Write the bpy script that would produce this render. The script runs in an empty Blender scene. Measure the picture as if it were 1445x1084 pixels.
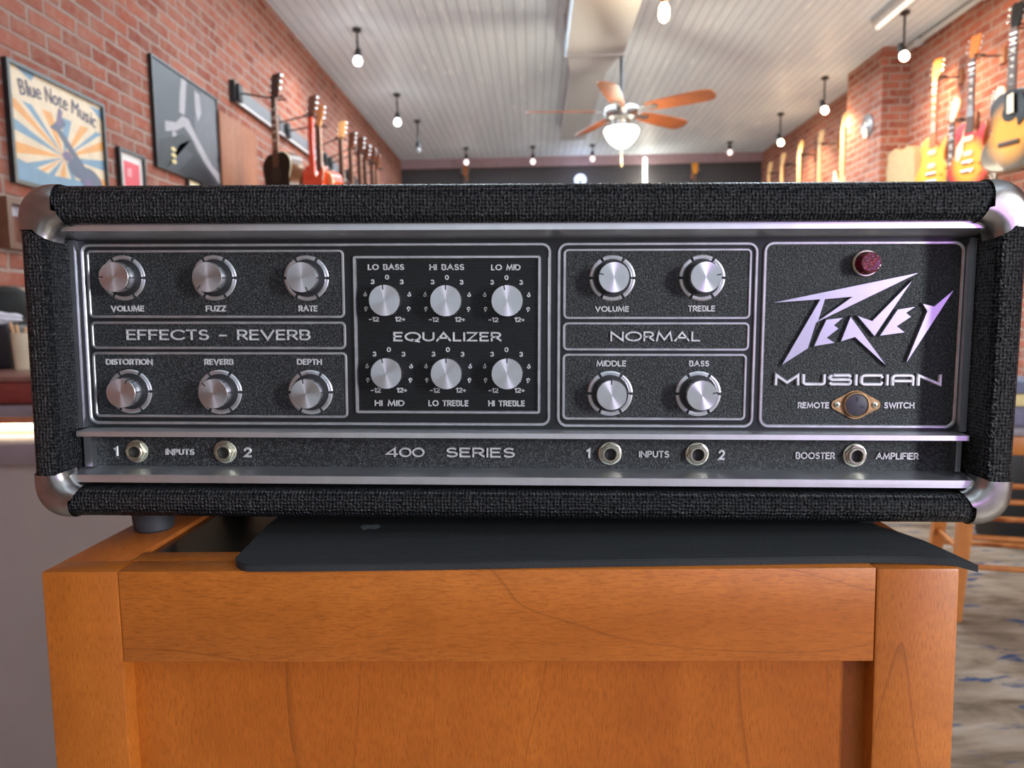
import bpy, bmesh, math, random
from mathutils import Vector, Matrix
random.seed(7)
S = bpy.context.scene
COL = S.collection
PI = math.pi

# ------------------------------------------------------------------ camera
CX, CY, FPX = 722.5, 542.0, 1017.8
H = 1.25                                       # camera height above the floor
RIGHT = Vector((0.99946098, 0.02884658, -0.01567253))
DOWN = Vector((-0.01293069, -0.09289575, -0.99559187))
FWD = Vector((-0.03017533, 0.99525788, -0.09247267))
EYE = Vector((0, 0, H))
cam_d = bpy.data.cameras.new('camera')
cam = bpy.data.objects.new('camera', cam_d)
COL.objects.link(cam)
cam_d.sensor_fit = 'HORIZONTAL'
cam_d.sensor_width = 36.0
cam_d.lens = FPX * 36.0 / 1445.0
cam_d.clip_start = 0.02
cam_d.clip_end = 60
cam_d.dof.use_dof = True
cam_d.dof.focus_distance = 0.52
cam_d.dof.aperture_fstop = 9.0
U_, B_ = -DOWN, -FWD
cam.matrix_world = Matrix(((RIGHT.x, U_.x, B_.x, EYE.x), (RIGHT.y, U_.y, B_.y, EYE.y),
                           (RIGHT.z, U_.z, B_.z, EYE.z), (0, 0, 0, 1)))
S.camera = cam

# ------------------------------------------------------------------ world, light, exposure
S.view_settings.view_transform = 'Standard'
S.view_settings.look = 'None'
S.view_settings.gamma = 1.0
S.view_settings.use_curve_mapping = False
S.view_settings.exposure = 0.0
try:
    S.cycles.use_denoising = True
    S.cycles.max_bounces = 8
    S.cycles.sample_clamp_indirect = 6.0
except Exception:
    pass
wd = bpy.data.worlds.new('world')
S.world = wd
wd.use_nodes = True
wd.node_tree.nodes['Background'].inputs[0].default_value = (0.75, 0.85, 1.0, 1)
wd.node_tree.nodes['Background'].inputs[1].default_value = 0.4


def area_light(name, loc, target, sx, sy, power, col):
    d = bpy.data.lights.new(name, 'AREA')
    d.shape = 'RECTANGLE'
    d.size, d.size_y = sx, sy
    d.energy = power
    d.color = col
    o = bpy.data.objects.new(name, d)
    COL.objects.link(o)
    o.location = loc
    o.rotation_euler = (Vector(target) - Vector(loc)).to_track_quat('-Z', 'Y').to_euler()
    return o


# room: left brick wall x=-1.87, right brick wall x=3.28, back wall y=10.6, shop front y=-2.3
XL, XR, YB, YF, ZC = -1.87, 3.28, 10.6, -2.3, H + 2.27
# daylight through the shop front behind the camera, plus an added upward fill
area_light('daylight_shop_window', (0.35, YF + 0.05, 1.75), (0.35, 3, 1.9), 2.6, 1.9, 6, (0.86, 0.93, 1.0))
area_light('upward_fill_front', (0.7, YF + 0.10, 2.75), (0.7, YF + 0.50, 3.67), 4.6, 0.5, 130, (0.78, 0.90, 1.0))  # added fill tilted up to brighten the ceiling, not a real window
area_light('daylight_door_sidelight', (3.05, -1.72, 1.75), (0.0, 0.5, 1.2), 0.30, 1.0, 165, (0.88, 0.95, 1.0))
# purple neon in the shop window
area_light('purple_neon_in_window', (1.75, -2.1, 1.30), (0.2, 0.5, 1.2), 0.5, 0.35, 8.5, (0.62, 0.22, 1.0))
# added overhead fill far back in the shop, without fixtures of its own
area_light('overhead_fill_left', (-0.55, 6.6, ZC - 0.12), (-0.55, 6.6, 0), 1.2, 6.0, 185, (0.74, 0.90, 1.0))
area_light('overhead_fill_right', (1.75, 6.6, ZC - 0.12), (1.75, 6.6, 0), 0.9, 6.0, 240, (0.74, 0.90, 1.0))


# ------------------------------------------------------------------ projection helpers (a pixel of the photo -> a point on a known plane)
def ray(px, py):
    return RIGHT * (px - CX) + DOWN * (py - CY) + FWD * FPX


def onY(px, py, Y):
    r = ray(px, py)
    return EYE + r * (Y / r.y)


def onX(px, py, X):
    r = ray(px, py)
    return EYE + r * (X / r.x)


def onZ(px, py, Z):
    r = ray(px, py)
    return EYE + r * ((Z - H) / r.z)


# ------------------------------------------------------------------ materials
def srgb(r, g, b):
    def f(c):
        c /= 255.0
        return c / 12.92 if c <= 0.04045 else ((c + 0.055) / 1.055) ** 2.4
    return (f(r), f(g), f(b), 1)


class NT:
    def __init__(self, name):
        self.m = bpy.data.materials.new(name)
        self.m.use_nodes = True
        self.t = self.m.node_tree
        self.b = self.t.nodes['Principled BSDF']

    def n(self, kind, **kw):
        x = self.t.nodes.new(kind)
        for k, v in kw.items():
            setattr(x, k, v)
        return x

    def l(self, a, b):
        self.t.links.new(a, b)

    def obj(self):
        return self.n('ShaderNodeTexCoord').outputs['Object']

    def mapped(self, scale, rot=(0, 0, 0), src=None):
        mp = self.n('ShaderNodeMapping')
        mp.inputs['Scale'].default_value = scale
        mp.inputs['Rotation'].default_value = rot
        self.l(src or self.obj(), mp.inputs[0])
        return mp.outputs[0]

    def noise(self, vec, scale, detail=3, rough=0.55, dist=0.0):
        x = self.n('ShaderNodeTexNoise')
        x.inputs['Scale'].default_value = scale
        x.inputs['Detail'].default_value = detail
        x.inputs['Roughness'].default_value = rough
        x.inputs['Distortion'].default_value = dist
        if vec is not None:
            self.l(vec, x.inputs['Vector'])
        return x.outputs['Fac']

    def ramp(self, fac, stops, interp='LINEAR'):
        x = self.n('ShaderNodeValToRGB')
        cr = x.color_ramp
        cr.interpolation = interp
        while len(cr.elements) < len(stops):
            cr.elements.new(0.5)
        for e, (p, c) in zip(cr.elements, stops):
            e.position = p
            e.color = c
        self.l(fac, x.inputs[0])
        return x.outputs[0]

    def math(self, op, a, b=None, c=None):
        x = self.n('ShaderNodeMath', operation=op)
        for i, v in enumerate((a, b, c)):
            if v is None:
                continue
            if isinstance(v, (int, float)):
                x.inputs[i].default_value = v
            else:
                self.l(v, x.inputs[i])
        return x.outputs[0]

    def mix(self, fac, a, b, mode='MIX'):
        x = self.n('ShaderNodeMix', data_type='RGBA', blend_type=mode)
        for i, v in ((0, fac), (6, a), (7, b)):
            if isinstance(v, (int, float)):
                x.inputs[i].default_value = v
            elif isinstance(v, tuple):
                x.inputs[i].default_value = v
            else:
                self.l(v, x.inputs[i])
        return x.outputs[2]

    def bump(self, h, strength, dist):
        x = self.n('ShaderNodeBump')
        x.inputs['Strength'].default_value = strength
        x.inputs['Distance'].default_value = dist
        self.l(h, x.inputs['Height'])
        self.l(x.outputs[0], self.b.inputs['Normal'])

    def set(self, **kw):
        for k, v in kw.items():
            k = {'color': 'Base Color', 'rough': 'Roughness', 'metal': 'Metallic', 'spec': 'Specular IOR Level',
                 'coat': 'Coat Weight', 'coat_rough': 'Coat Roughness', 'aniso': 'Anisotropic', 'emit': 'Emission Color',
                 'estr': 'Emission Strength', 'trans': 'Transmission Weight', 'ior': 'IOR', 'sheen': 'Sheen Weight'}[k]
            s = self.b.inputs[k]
            if hasattr(v, 'links') or hasattr(v, 'is_output'):
                self.l(v, s)
            else:
                s.default_value = v
        return self


_MC = {}


def plain(name, col, rough=0.5, metal=0.0, var=0.12, scale=30.0, spec=0.5, coat=0.0, bump=0.0):
    """plain material with a little procedural mottling"""
    if name in _MC:
        return _MC[name]
    t = NT(name)
    c = col
    dk = (c[0] * (1 - var), c[1] * (1 - var), c[2] * (1 - var), 1)
    lt = (min(1, c[0] * (1 + var)), min(1, c[1] * (1 + var)), min(1, c[2] * (1 + var)), 1)
    nz = t.noise(t.obj(), scale, 3)
    t.set(color=t.ramp(nz, [(0.3, dk), (0.7, lt)]), rough=rough, metal=metal, spec=spec, coat=coat)
    if bump:
        t.bump(nz, 0.5, bump)
    _MC[name] = t.m
    return t.m


def emissive(name, col, strength):
    if name in _MC:
        return _MC[name]
    t = NT(name)
    t.set(color=col, rough=0.4, emit=col, estr=strength)
    _MC[name] = t.m
    return t.m


def mat_tolex():
    t = NT('black_vinyl_covering')
    v = t.obj()
    warp = t.noise(v, 200, 3, 0.6)
    sx = t.n('ShaderNodeSeparateXYZ')
    t.l(v, sx.inputs[0])
    k = 2 * PI / 0.0025
    w = t.math('MULTIPLY', warp, 9.0)
    parts = []
    for i, ax in enumerate('XYZ'):
        ph = t.math('MULTIPLY_ADD', sx.outputs[ax], k, w if i != 1 else t.math('MULTIPLY', w, -1.0))
        parts.append(t.math('SINE', ph))
    egg = t.math('ADD', t.math('ADD', parts[0], parts[1]), parts[2])
    fine = t.noise(v, 850, 2, 0.6)
    big = t.noise(v, 420, 2, 0.5)
    h = t.math('ADD', t.math('MULTIPLY', egg, 0.17), t.math('ADD', t.math('MULTIPLY', fine, 0.9), t.math('MULTIPLY', big, 1.5)))
    t.bump(h, 1.0, 0.0016)
    pit = t.ramp(h, [(0.42, (0, 0, 0, 1)), (0.62, (1, 1, 1, 1))])
    col = t.mix(pit, (0.0012, 0.0013, 0.0014, 1), (0.0085, 0.0092, 0.010, 1))  # cavity shade put into the colour: valleys of the weave darker
    hn = t.math('MULTIPLY', h, 0.40)
    pit2 = t.ramp(hn, [(0.40, (0.02, 0.02, 0.02, 1)), (0.62, (0.55, 0.55, 0.55, 1))])
    t.set(color=col, rough=0.30, spec=pit2)
    return t.m


def mat_panel(name='panel_black', lines=False):
    t = NT(name)
    v = t.obj()
    g = t.noise(v, 900, 2, 0.7)
    sp = t.noise(v, 780, 2, 0.7)
    col = t.ramp(sp, [(0.48, (0.0060, 0.0068, 0.0072, 1)), (0.68, (0.062, 0.068, 0.070, 1))])  # pale speckles in the colour stand in for sparkle on the grain
    t.set(color=col, rough=0.45, spec=0.32)
    t.bump(g, 1.0, 0.0009)
    return t.m


def mat_brushed(name, col, rough, axis='x', aniso=0.5, metal=1.0):
    t = NT(name)
    sc = {'x': (6, 900, 900), 'z': (900, 900, 6)}[axis]
    nz = t.noise(t.mapped(sc), 1.0, 2)
    wear = t.noise(t.obj(), 60, 3)
    c2 = tuple(x * 0.8 for x in col[:3]) + (1,)
    t.set(color=t.mix(t.ramp(wear, [(0.35, (0, 0, 0, 1)), (0.7, (0.6, 0.6, 0.6, 1))]), col, c2), metal=metal,
          rough=t.math('MULTIPLY_ADD', nz, 0.18, rough - 0.09))
    t.bump(nz, 0.15, 0.0001)
    return t.m


def mat_knob_face():
    t = NT('spun_aluminium')
    tg = t.n('ShaderNodeTangent', direction_type='RADIAL', axis='Y')
    t.l(tg.outputs[0], t.b.inputs['Tangent'])
    t.set(color=(0.66, 0.66, 0.68, 1), metal=1.0, rough=0.30, aniso=0.85)
    return t.m


def mat_brick(name, u, warm=0.0, scale=1.0):
    """u: which object axis runs along the wall ('x' or 'y')"""
    t = NT(name)
    s = t.n('ShaderNodeSeparateXYZ')
    t.l(t.obj(), s.inputs[0])
    cb = t.n('ShaderNodeCombineXYZ')
    wob = t.noise(t.obj(), 9, 2)
    t.l(t.math('MULTIPLY_ADD', wob, 0.02, t.math('ADD', s.outputs['X'], s.outputs['Y'])), cb.inputs[0])
    wob2 = t.noise(t.obj(), 13, 2)
    t.l(t.math('MULTIPLY_ADD', wob2, 0.012, s.outputs['Z']), cb.inputs[1])
    bt = t.n('ShaderNodeTexBrick')
    t.l(cb.outputs[0], bt.inputs['Vector'])
    bt.offset = 0.5
    bt.inputs['Scale'].default_value = 1.0
    bt.inputs['Brick Width'].default_value = 0.198
    bt.inputs['Row Height'].default_value = 0.066
    bt.inputs['Mortar Size'].default_value = 0.0105
    bt.inputs['Mortar Smooth'].default_value = 0.6
    bt.inputs['Bias'].default_value = 0.0
    bt.inputs['Color1'].default_value = srgb(162, 92, 72)
    bt.inputs['Color2'].default_value = srgb(122, 54, 38)
    bt.inputs['Mortar'].default_value = srgb(158, 140, 130)
    n1 = t.noise(t.obj(), 7, 4, 0.65)
    c1 = t.mix(t.ramp(n1, [(0.40, (0, 0, 0, 1)), (0.72, (0.6, 0.6, 0.6, 1))]), bt.outputs['Color'], srgb(158, 116, 102))
    n2 = t.noise(t.obj(), 26, 4, 0.7)
    c2 = t.mix(t.ramp(n2, [(0.48, (0, 0, 0, 1)), (0.8, (0.5, 0.5, 0.5, 1))]), c1, srgb(176, 148, 132))
    n3 = t.noise(t.obj(), 5.1, 2)
    c3 = t.mix(t.ramp(n3, [(0.55, (0, 0, 0, 1)), (0.8, (0.45, 0.45, 0.45, 1))]), c2, srgb(150, 62, 34))
    t.set(color=c3, rough=0.85, spec=0.3)
    t.bump(t.math('ADD', t.math('MULTIPLY', bt.outputs['Fac'], -1.0), t.math('MULTIPLY', n2, 0.5)), 0.8, 0.008)
    return t.m


def mat_ceiling():
    t = NT('painted_beadboard')
    s = t.n('ShaderNodeSeparateXYZ')
    t.l(t.obj(), s.inputs[0])
    fr = t.math('FRACT', t.math('MULTIPLY', s.outputs['X'], 1 / 0.082))
    groove = t.math('LESS_THAN', fr, 0.10)
    st = t.noise(t.mapped((16, 0.9, 1)), 1.0, 4, 0.6)
    fl = t.noise(t.mapped((22, 2.4, 1)), 1.0, 2, 0.5)
    base = t.ramp(st, [(0.3, srgb(200, 214, 228)), (0.7, srgb(216, 228, 238))])
    base = t.mix(t.ramp(fl, [(0.62, (0, 0, 0, 1)), (0.74, (0.9, 0.9, 0.9, 1))]), base, srgb(238, 246, 252))  # white streaks painted in as reflections on the glossy boards
    t.set(color=t.mix(groove, base, srgb(168, 178, 190)), rough=0.5, spec=0.4)
    t.bump(t.math('ADD', t.math('MULTIPLY', groove, -1.0), t.math('MULTIPLY', st, 0.5)), 0.5, 0.004)
    return t.m


def mat_wood(name, axis, dark, light, scale=1.0, rough=0.42, coat=0.08, fine=1.0):
    t = NT(name)
    st = {'x': (1.2, 14, 14), 'y': (14, 1.2, 14), 'z': (14, 14, 1.2)}[axis]
    st = tuple(a * scale for a in st)
    g = t.noise(t.mapped(st), 1.1, 4, 0.55, 0.4)
    st2 = {'x': (150, 1300, 1300), 'y': (1300, 150, 1300), 'z': (1300, 1300, 150)}[axis]
    pores = t.noise(t.mapped(st2), 1.0, 3, 0.65)
    mot = t.noise(t.obj(), 26 * scale, 4, 0.65)
    # growth-ring lines: a few thin darker contours along the board
    st3 = {'x': (1.5, 7, 7), 'y': (7, 1.5, 7), 'z': (7, 7, 1.5)}[axis]
    ring = t.noise(t.mapped(st3), 1.0, 2, 0.4, 0.3)
    rr = t.math('FRACT', t.math('MULTIPLY', ring, 5.0))
    line = t.ramp(rr, [(0.0, (0.5, 0.5, 0.5, 1)), (0.022, (0, 0, 0, 1)), (1.0, (0, 0, 0, 1))])
    c = t.ramp(g, [(0.25, dark), (0.75, light)])
    mid = tuple(d * 0.42 for d in dark[:3]) + (1,)
    c = t.mix(t.ramp(pores, [(0.46, (0, 0, 0, 1)), (0.72, (0.62 * fine, 0.62 * fine, 0.62 * fine, 1))]), c, mid)
    c = t.mix(t.ramp(mot, [(0.35, (0.3, 0.3, 0.3, 1)), (0.62, (0, 0, 0, 1))]), c, tuple(d * 0.7 for d in dark[:3]) + (1,))
    c = t.mix(line, c, mid)
    t.set(color=c, rough=rough, coat=coat, coat_rough=0.35, spec=0.28)
    t.bump(pores, 0.15, 0.0004)
    return t.m


def mat_rug():
    t = NT('distressed_rug')
    a = t.noise(t.mapped((3.0, 9.0, 1), (0, 0, 0.5)), 1.0, 5, 0.6, 0.8)
    b = t.noise(t.mapped((4.0, 13.0, 1), (0, 0, 0.45)), 1.0, 4, 0.6, 1.0)
    c = t.ramp(a, [(0.3, srgb(92, 76, 62)), (0.5, srgb(134, 116, 100)), (0.7, srgb(156, 140, 126))])
    c = t.mix(t.ramp(b, [(0.575, (0, 0, 0, 1)), (0.64, (1, 1, 1, 1))]), c, srgb(48, 66, 96))
    d = t.noise(t.mapped((5.0, 16.0, 1), (0, 0, 0.7)), 1.3, 4, 0.7, 0.6)
    c = t.mix(t.ramp(d, [(0.60, (0, 0, 0, 1)), (0.72, (0.7, 0.7, 0.7, 1))]), c, srgb(86, 76, 66))
    t.set(color=c, rough=0.95, spec=0.1)
    t.bump(t.noise(t.obj(), 350, 2), 0.6, 0.003)
    return t.m


M = {}
M['tolex'] = mat_tolex()
M['panel'] = mat_panel()
M['panel_smooth'] = plain('smooth_panel_black', (0.0085, 0.0092, 0.0098, 1), .4, 0, .15, 90, .35)
M['alu'] = mat_brushed('satin_aluminium', (0.80, 0.81, 0.82, 1), 0.36, 'x')
M['aluz'] = mat_brushed('satin_aluminium_upright', (0.62, 0.63, 0.66, 1), 0.34, 'z')
M['raised'] = plain('raised_silver', (0.50, 0.50, 0.51, 1), 0.36, 0.9, 0.15, 120)
M['knobface'] = mat_knob_face()
M['letter'] = plain('silver_lettering', (.60, .595, .60, 1), .42, .5, .15, 160)
M['knobside'] = plain('knob_side_aluminium', (0.60, 0.61, 0.63, 1), 0.24, 1.0, 0.05, 40)
M['black'] = plain('matt_black', (0.008, 0.008, 0.009, 1), 0.6)
M['gloss_black'] = plain('gloss_black', (0.006, 0.006, 0.007, 1), 0.18)
M['rubber'] = plain('grey_rubber', (0.028, 0.03, 0.034, 1), 0.6)
M['cap'] = plain('worn_nickel', (0.33, 0.31, 0.29, 1), 0.30, 1.0, 0.22, 70)
M['nickel'] = plain('aged_nickel', (0.55, 0.53, 0.42, 1), 0.32, 1.0, 0.3, 160)
M['rust'] = plain('rusty_brass', srgb(150, 118, 84), 0.5, 0.75, 0.45, 220)
M['brick_l'] = mat_brick('old_red_brick_left', 'y')
M['brick_r'] = mat_brick('old_red_brick_right', 'y')
M['brick_p'] = mat_brick('old_red_brick_pier', 'x')
M['ceil'] = mat_ceiling()
M['maple_v'] = mat_wood('honey_wood_upright', 'z', srgb(154, 80, 20), srgb(182, 105, 36))
M['maple_h'] = mat_wood('honey_wood_level', 'x', srgb(156, 82, 22), srgb(184, 107, 40))
M['maple_y'] = mat_wood('honey_wood_deep', 'y', srgb(144, 74, 26), srgb(186, 104, 46))
M['stoolwood'] = mat_wood('orange_stool_wood', 'z', srgb(176, 100, 40), srgb(206, 132, 66), 1.0, 0.45, 0.1, 0.3)


# ------------------------------------------------------------------ mesh building
class MB:
    def __init__(self):
        self.v, self.f, self.mi, self.sm = [], [], [], []

    def add(self, vs, fs, mi=0, smooth=True):
        o = len(self.v)
        self.v += [Vector(p) for p in vs]
        for f in fs:
            self.f.append([i + o for i in f])
            self.mi.append(mi)
            self.sm.append(smooth)
        return self

    def box(self, a, b, mi=0, bev=0.0):
        x0, y0, z0 = (min(a[i], b[i]) for i in range(3))
        x1, y1, z1 = (max(a[i], b[i]) for i in range(3))
        if bev <= 0:
            vs = [(x, y, z) for z in (z0, z1) for y in (y0, y1) for x in (x0, x1)]
            fs = [(0, 2, 3, 1), (4, 5, 7, 6), (0, 1, 5, 4), (2, 6, 7, 3), (0, 4, 6, 2), (1, 3, 7, 5)]
            return self.add(vs, fs, mi, False)
        bm = bmesh.new()
        bmesh.ops.create_cube(bm, size=1.0)
        for v in bm.verts:
            v.co = Vector(((x0 + x1) / 2 + v.co.x * (x1 - x0), (y0 + y1) / 2 + v.co.y * (y1 - y0), (z0 + z1) / 2 + v.co.z * (z1 - z0)))
        bev = min(bev, 0.45 * min(x1 - x0, y1 - y0, z1 - z0))
        bmesh.ops.bevel(bm, geom=bm.edges[:], offset=bev, segments=2, affect='EDGES', profile=0.5)
        return self.bm(bm, mi)

    def bm(self, bm, mi=0, smooth=True):
        bm.verts.index_update()
        self.add([v.co.copy() for v in bm.verts], [[v.index for v in f.verts] for f in bm.faces], mi, smooth)
        bm.free()
        return self

    def loft(self, rings, mi=0, closed_ring=True, caps=(True, True), closed_path=False):
        n = len(rings[0])
        vs = [p for r in rings for p in r]
        fs = []
        R = len(rings)
        for i in range(R if closed_path else R - 1):
            j = (i + 1) % R
            for k in range(n if closed_ring else n - 1):
                k2 = (k + 1) % n
                fs.append((i * n + k, i * n + k2, j * n + k2, j * n + k))
        if closed_ring and not closed_path:
            if caps[0]:
                fs.append(tuple(range(n))[::-1])
            if caps[1]:
                fs.append(tuple((R - 1) * n + k for k in range(n)))
        return self.add(vs, fs, mi)

    def lathe(self, base, axis, prof, seg=32, mi=0, caps=(True, True)):
        """prof: list of (distance along axis, radius)"""
        axis = Vector(axis).normalized()
        a = axis.orthogonal().normalized()
        b = axis.cross(a)
        base = Vector(base)
        rings = []
        for t, r in prof:
            r = max(r, 1e-5)
            rings.append([base + axis * t + (a * math.cos(2 * PI * k / seg) + b * math.sin(2 * PI * k / seg)) * r for k in range(seg)])
        return self.loft(rings, mi, True, caps)

    def tube(self, pts, r, seg=10, mi=0, closed=False, r1=None):
        pts = [Vector(p) for p in pts]
        n = len(pts)
        rings = []
        prev = None
        for i, p in enumerate(pts):
            if closed:
                d = pts[(i + 1) % n] - pts[i - 1]
            else:
                d = pts[min(i + 1, n - 1)] - pts[max(i - 1, 0)]
            d.normalize()
            if prev is None:
                a = d.orthogonal().normalized()
            else:
                a = (prev - d * prev.dot(d)).normalized()
            prev = a
            b = d.cross(a)
            rr = r if r1 is None else r + (r1 - r) * i / (n - 1)
            rings.append([p + (a * math.cos(2 * PI * k / seg) + b * math.sin(2 * PI * k / seg)) * rr for k in range(seg)])
        return self.loft(rings, mi, True, (True, True), closed)

    def prism(self, poly, f0, f1, mi=0, inset=0.0, hole=None):
        """poly: list of 2D points; f0/f1 map a 2D point to 3D on the far / near face"""
        n = len(poly)
        bm = bmesh.new()
        a = [bm.verts.new(f0(p)) for p in poly]
        b = [bm.verts.new(f1(p)) for p in poly]
        for i in range(n):
            j = (i + 1) % n
            bm.faces.new((a[i], a[j], b[j], b[i]))
        bm.faces.new(a[::-1])
        bm.faces.new(b)
        bmesh.ops.recalc_face_normals(bm, faces=bm.faces[:])
        bmesh.ops.triangulate(bm, faces=[f for f in bm.faces if len(f.verts) > 4], ngon_method='EAR_CLIP')
        return self.bm(bm, mi, False)

    def build(self, name, mats, parent=None, world=True, smooth_angle=38):
        """world=True: vertices are world coordinates; they are stored relative to the parent's origin"""
        me = bpy.data.meshes.new(name)
        off = Vector((0, 0, 0))
        o = bpy.data.objects.new(name, me)
        if world:
            if parent is not None:
                q = parent
                while q is not None:
                    off += Vector(q.location)
                    q = q.parent
            else:
                xs = [p.x for p in self.v]; ys = [p.y for p in self.v]; zs = [p.z for p in self.v]
                off = Vector(((min(xs) + max(xs)) / 2, (min(ys) + max(ys)) / 2, min(zs)))
                o.location = off
        me.from_pydata([tuple(p - off) for p in self.v], [], self.f)
        if not isinstance(mats, (list, tuple)):
            mats = [mats]
        for m in mats:
            me.materials.append(m)
        me.polygons.foreach_set('material_index', self.mi)
        me.polygons.foreach_set('use_smooth', self.sm)
        me.update()
        bm = bmesh.new()
        bm.from_mesh(me)
        bmesh.ops.recalc_face_normals(bm, faces=bm.faces[:])
        bm.to_mesh(me)
        bm.free()
        me.set_sharp_from_angle(angle=math.radians(smooth_angle))
        COL.objects.link(o)
        if parent is not None:
            o.parent = parent
        return o


def tag(o, label, cat, group=None):
    o['label'] = label
    o['category'] = cat
    if group:
        o['group'] = group
    return o


def thing(name, label, cat, loc, group=None, rot=(0, 0, 0)):
    o = bpy.data.objects.new(name, None)
    o.empty_display_size = 0.05
    COL.objects.link(o)
    o.location = loc
    o.rotation_euler = rot
    return tag(o, label, cat, group)


def struct(name, mb, mat):
    o = mb.build(name, mat)
    o['kind'] = 'structure'
    return o


def copy_tree(o, parent=None):
    c = o.copy()
    COL.objects.link(c)
    if parent is not None:
        c.parent = parent
    for ch in list(o.children):
        copy_tree(ch, c)
    return c


def catmull(pts, n=6):
    out = []
    m = len(pts)
    for i in range(m):
        p0, p1, p2, p3 = (Vector(pts[(i + k) % m]) for k in (-1, 0, 1, 2))
        for j in range(n):
            t = j / n
            out.append(0.5 * ((2 * p1) + (p2 - p0) * t + (2 * p0 - 5 * p1 + 4 * p2 - p3) * t * t + (3 * p1 - p0 - 3 * p2 + p3) * t ** 3))
    return out


# ------------------------------------------------------------------ stroke lettering
def arc(cx, cy, rx, ry, a0, a1, n=10):
    return [(cx + rx * math.cos(math.radians(a0 + (a1 - a0) * i / n)), cy + ry * math.sin(math.radians(a0 + (a1 - a0) * i / n))) for i in range(n + 1)]


def glyphs():
    g = {}
    g['A'] = (0.92, [[(0, 0), (.46, 1), (.92, 0)], [(.16, .34), (.76, .34)]])
    g['B'] = (0.62, [[(0, 0), (0, 1), (.34, 1)] + arc(.34, .76, .24, .24, 90, -90)[1:] + [(0, .52)], [(.3, .52), (.36, .52)] + arc(.36, .26, .26, .26, 90, -90)[1:] + [(0, 0)]])
    g['C'] = (0.86, [arc(.5, .5, .5, .5, 42, 318, 20)])
    g['D'] = (0.80, [[(0, 0), (0, 1), (.3, 1)] + arc(.3, .5, .5, .5, 90, -90, 16)[1:] + [(0, 0)]])
    g['E'] = (0.54, [[(.54, 1), (0, 1), (0, 0), (.54, 0)], [(0, .53), (.48, .53)]])
    g['F'] = (0.54, [[(.54, 1), (0, 1), (0, 0)], [(0, .5), (.46, .5)]])
    g['G'] = (0.95, [arc(.5, .5, .5, .5, 42, 350, 22) + [(.96, .45), (.58, .45)]])
    g['H'] = (0.72, [[(0, 0), (0, 1)], [(.72, 0), (.72, 1)], [(0, .52), (.72, .52)]])
    g['I'] = (0.0, [[(0, 0), (0, 1)]])
    g['L'] = (0.48, [[(0, 1), (0, 0), (.48, 0)]])
    g['M'] = (1.0, [[(0, 0), (.12, 1), (.5, .1), (.88, 1), (1, 0)]])
    g['N'] = (0.78, [[(0, 0), (0, 1), (.78, 0), (.78, 1)]])
    g['O'] = (1.0, [arc(.5, .5, .5, .5, 0, 340, 24) + ['c']])
    g['P'] = (0.58, [[(0, 0), (0, 1), (.3, 1)] + arc(.3, .73, .28, .27, 90, -90)[1:] + [(0, .46)]])
    g['Q'] = (1.0, [arc(.5, .5, .5, .5, 0, 340, 24) + ['c'], [(.45, .12), (.7, -.05), (.95, -.14)]])
    g['R'] = (0.62, [[(0, 0), (0, 1), (.3, 1)] + arc(.3, .73, .28, .27, 90, -90)[1:] + [(0, .46)], [(.28, .46), (.62, 0)]])
    g['S'] = (0.58, [arc(.3, .75, .26, .25, 35, 250, 12) + arc(.29, .26, .29, .26, 80, -145, 12)])
    g['T'] = (0.62, [[(0, 1), (.62, 1)], [(.31, 1), (.31, 0)]])
    g['U'] = (0.70, [[(0, 1), (0, .34)] + arc(.35, .34, .35, .34, 180, 360, 12)[1:] + [(.7, 1)]])
    g['V'] = (0.84, [[(0, 1), (.42, 0), (.84, 1)]])
    g['W'] = (1.25, [[(0, 1), (.33, 0), (.625, .95), (.92, 0), (1.25, 1)]])
    g['X'] = (0.78, [[(0, 0), (.78, 1)], [(0, 1), (.78, 0)]])
    g['Y'] = (0.78, [[(0, 1), (.39, .48), (.78, 1)], [(.39, .48), (.39, 0)]])
    g['Z'] = (0.64, [[(0, 1), (.64, 1), (0, 0), (.64, 0)]])
    g['0'] = (0.62, [arc(.31, .5, .31, .5, 0, 340, 20) + ['c']])
    g['1'] = (0.2, [[(0, .84), (.2, 1), (.2, 0)]])
    g['2'] = (0.58, [arc(.29, .70, .28, .29, 165, -25, 12) + [(0, 0), (.58, 0)]])
    g['3'] = (0.56, [arc(.27, .75, .25, .25, 150, -80, 12) + arc(.27, .27, .29, .27, 80, -150, 12)])
    g['4'] = (0.66, [[(.5, 0), (.5, 1), (0, .27), (.66, .27)]])
    g['6'] = (0.60, [[(.42, 1), (.06, .48)] + arc(.3, .30, .30, .30, 150, 510, 20)[1:]])
    g['9'] = (0.60, [[(.18, 0), (.54, .52)] + arc(.3, .70, .30, .30, -30, 330, 20)[1:]])
    g['-'] = (0.40, [[(0, .42), (.40, .42)]])
    g['+'] = (0.42, [[(0, .42), (.42, .42)], [(.21, .18), (.21, .66)]])
    g[' '] = (0.40, [])
    return g


GL = glyphs()
# the squared, rounded letters of the model name
r_ = 0.18


def sq(pts):
    return pts


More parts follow.
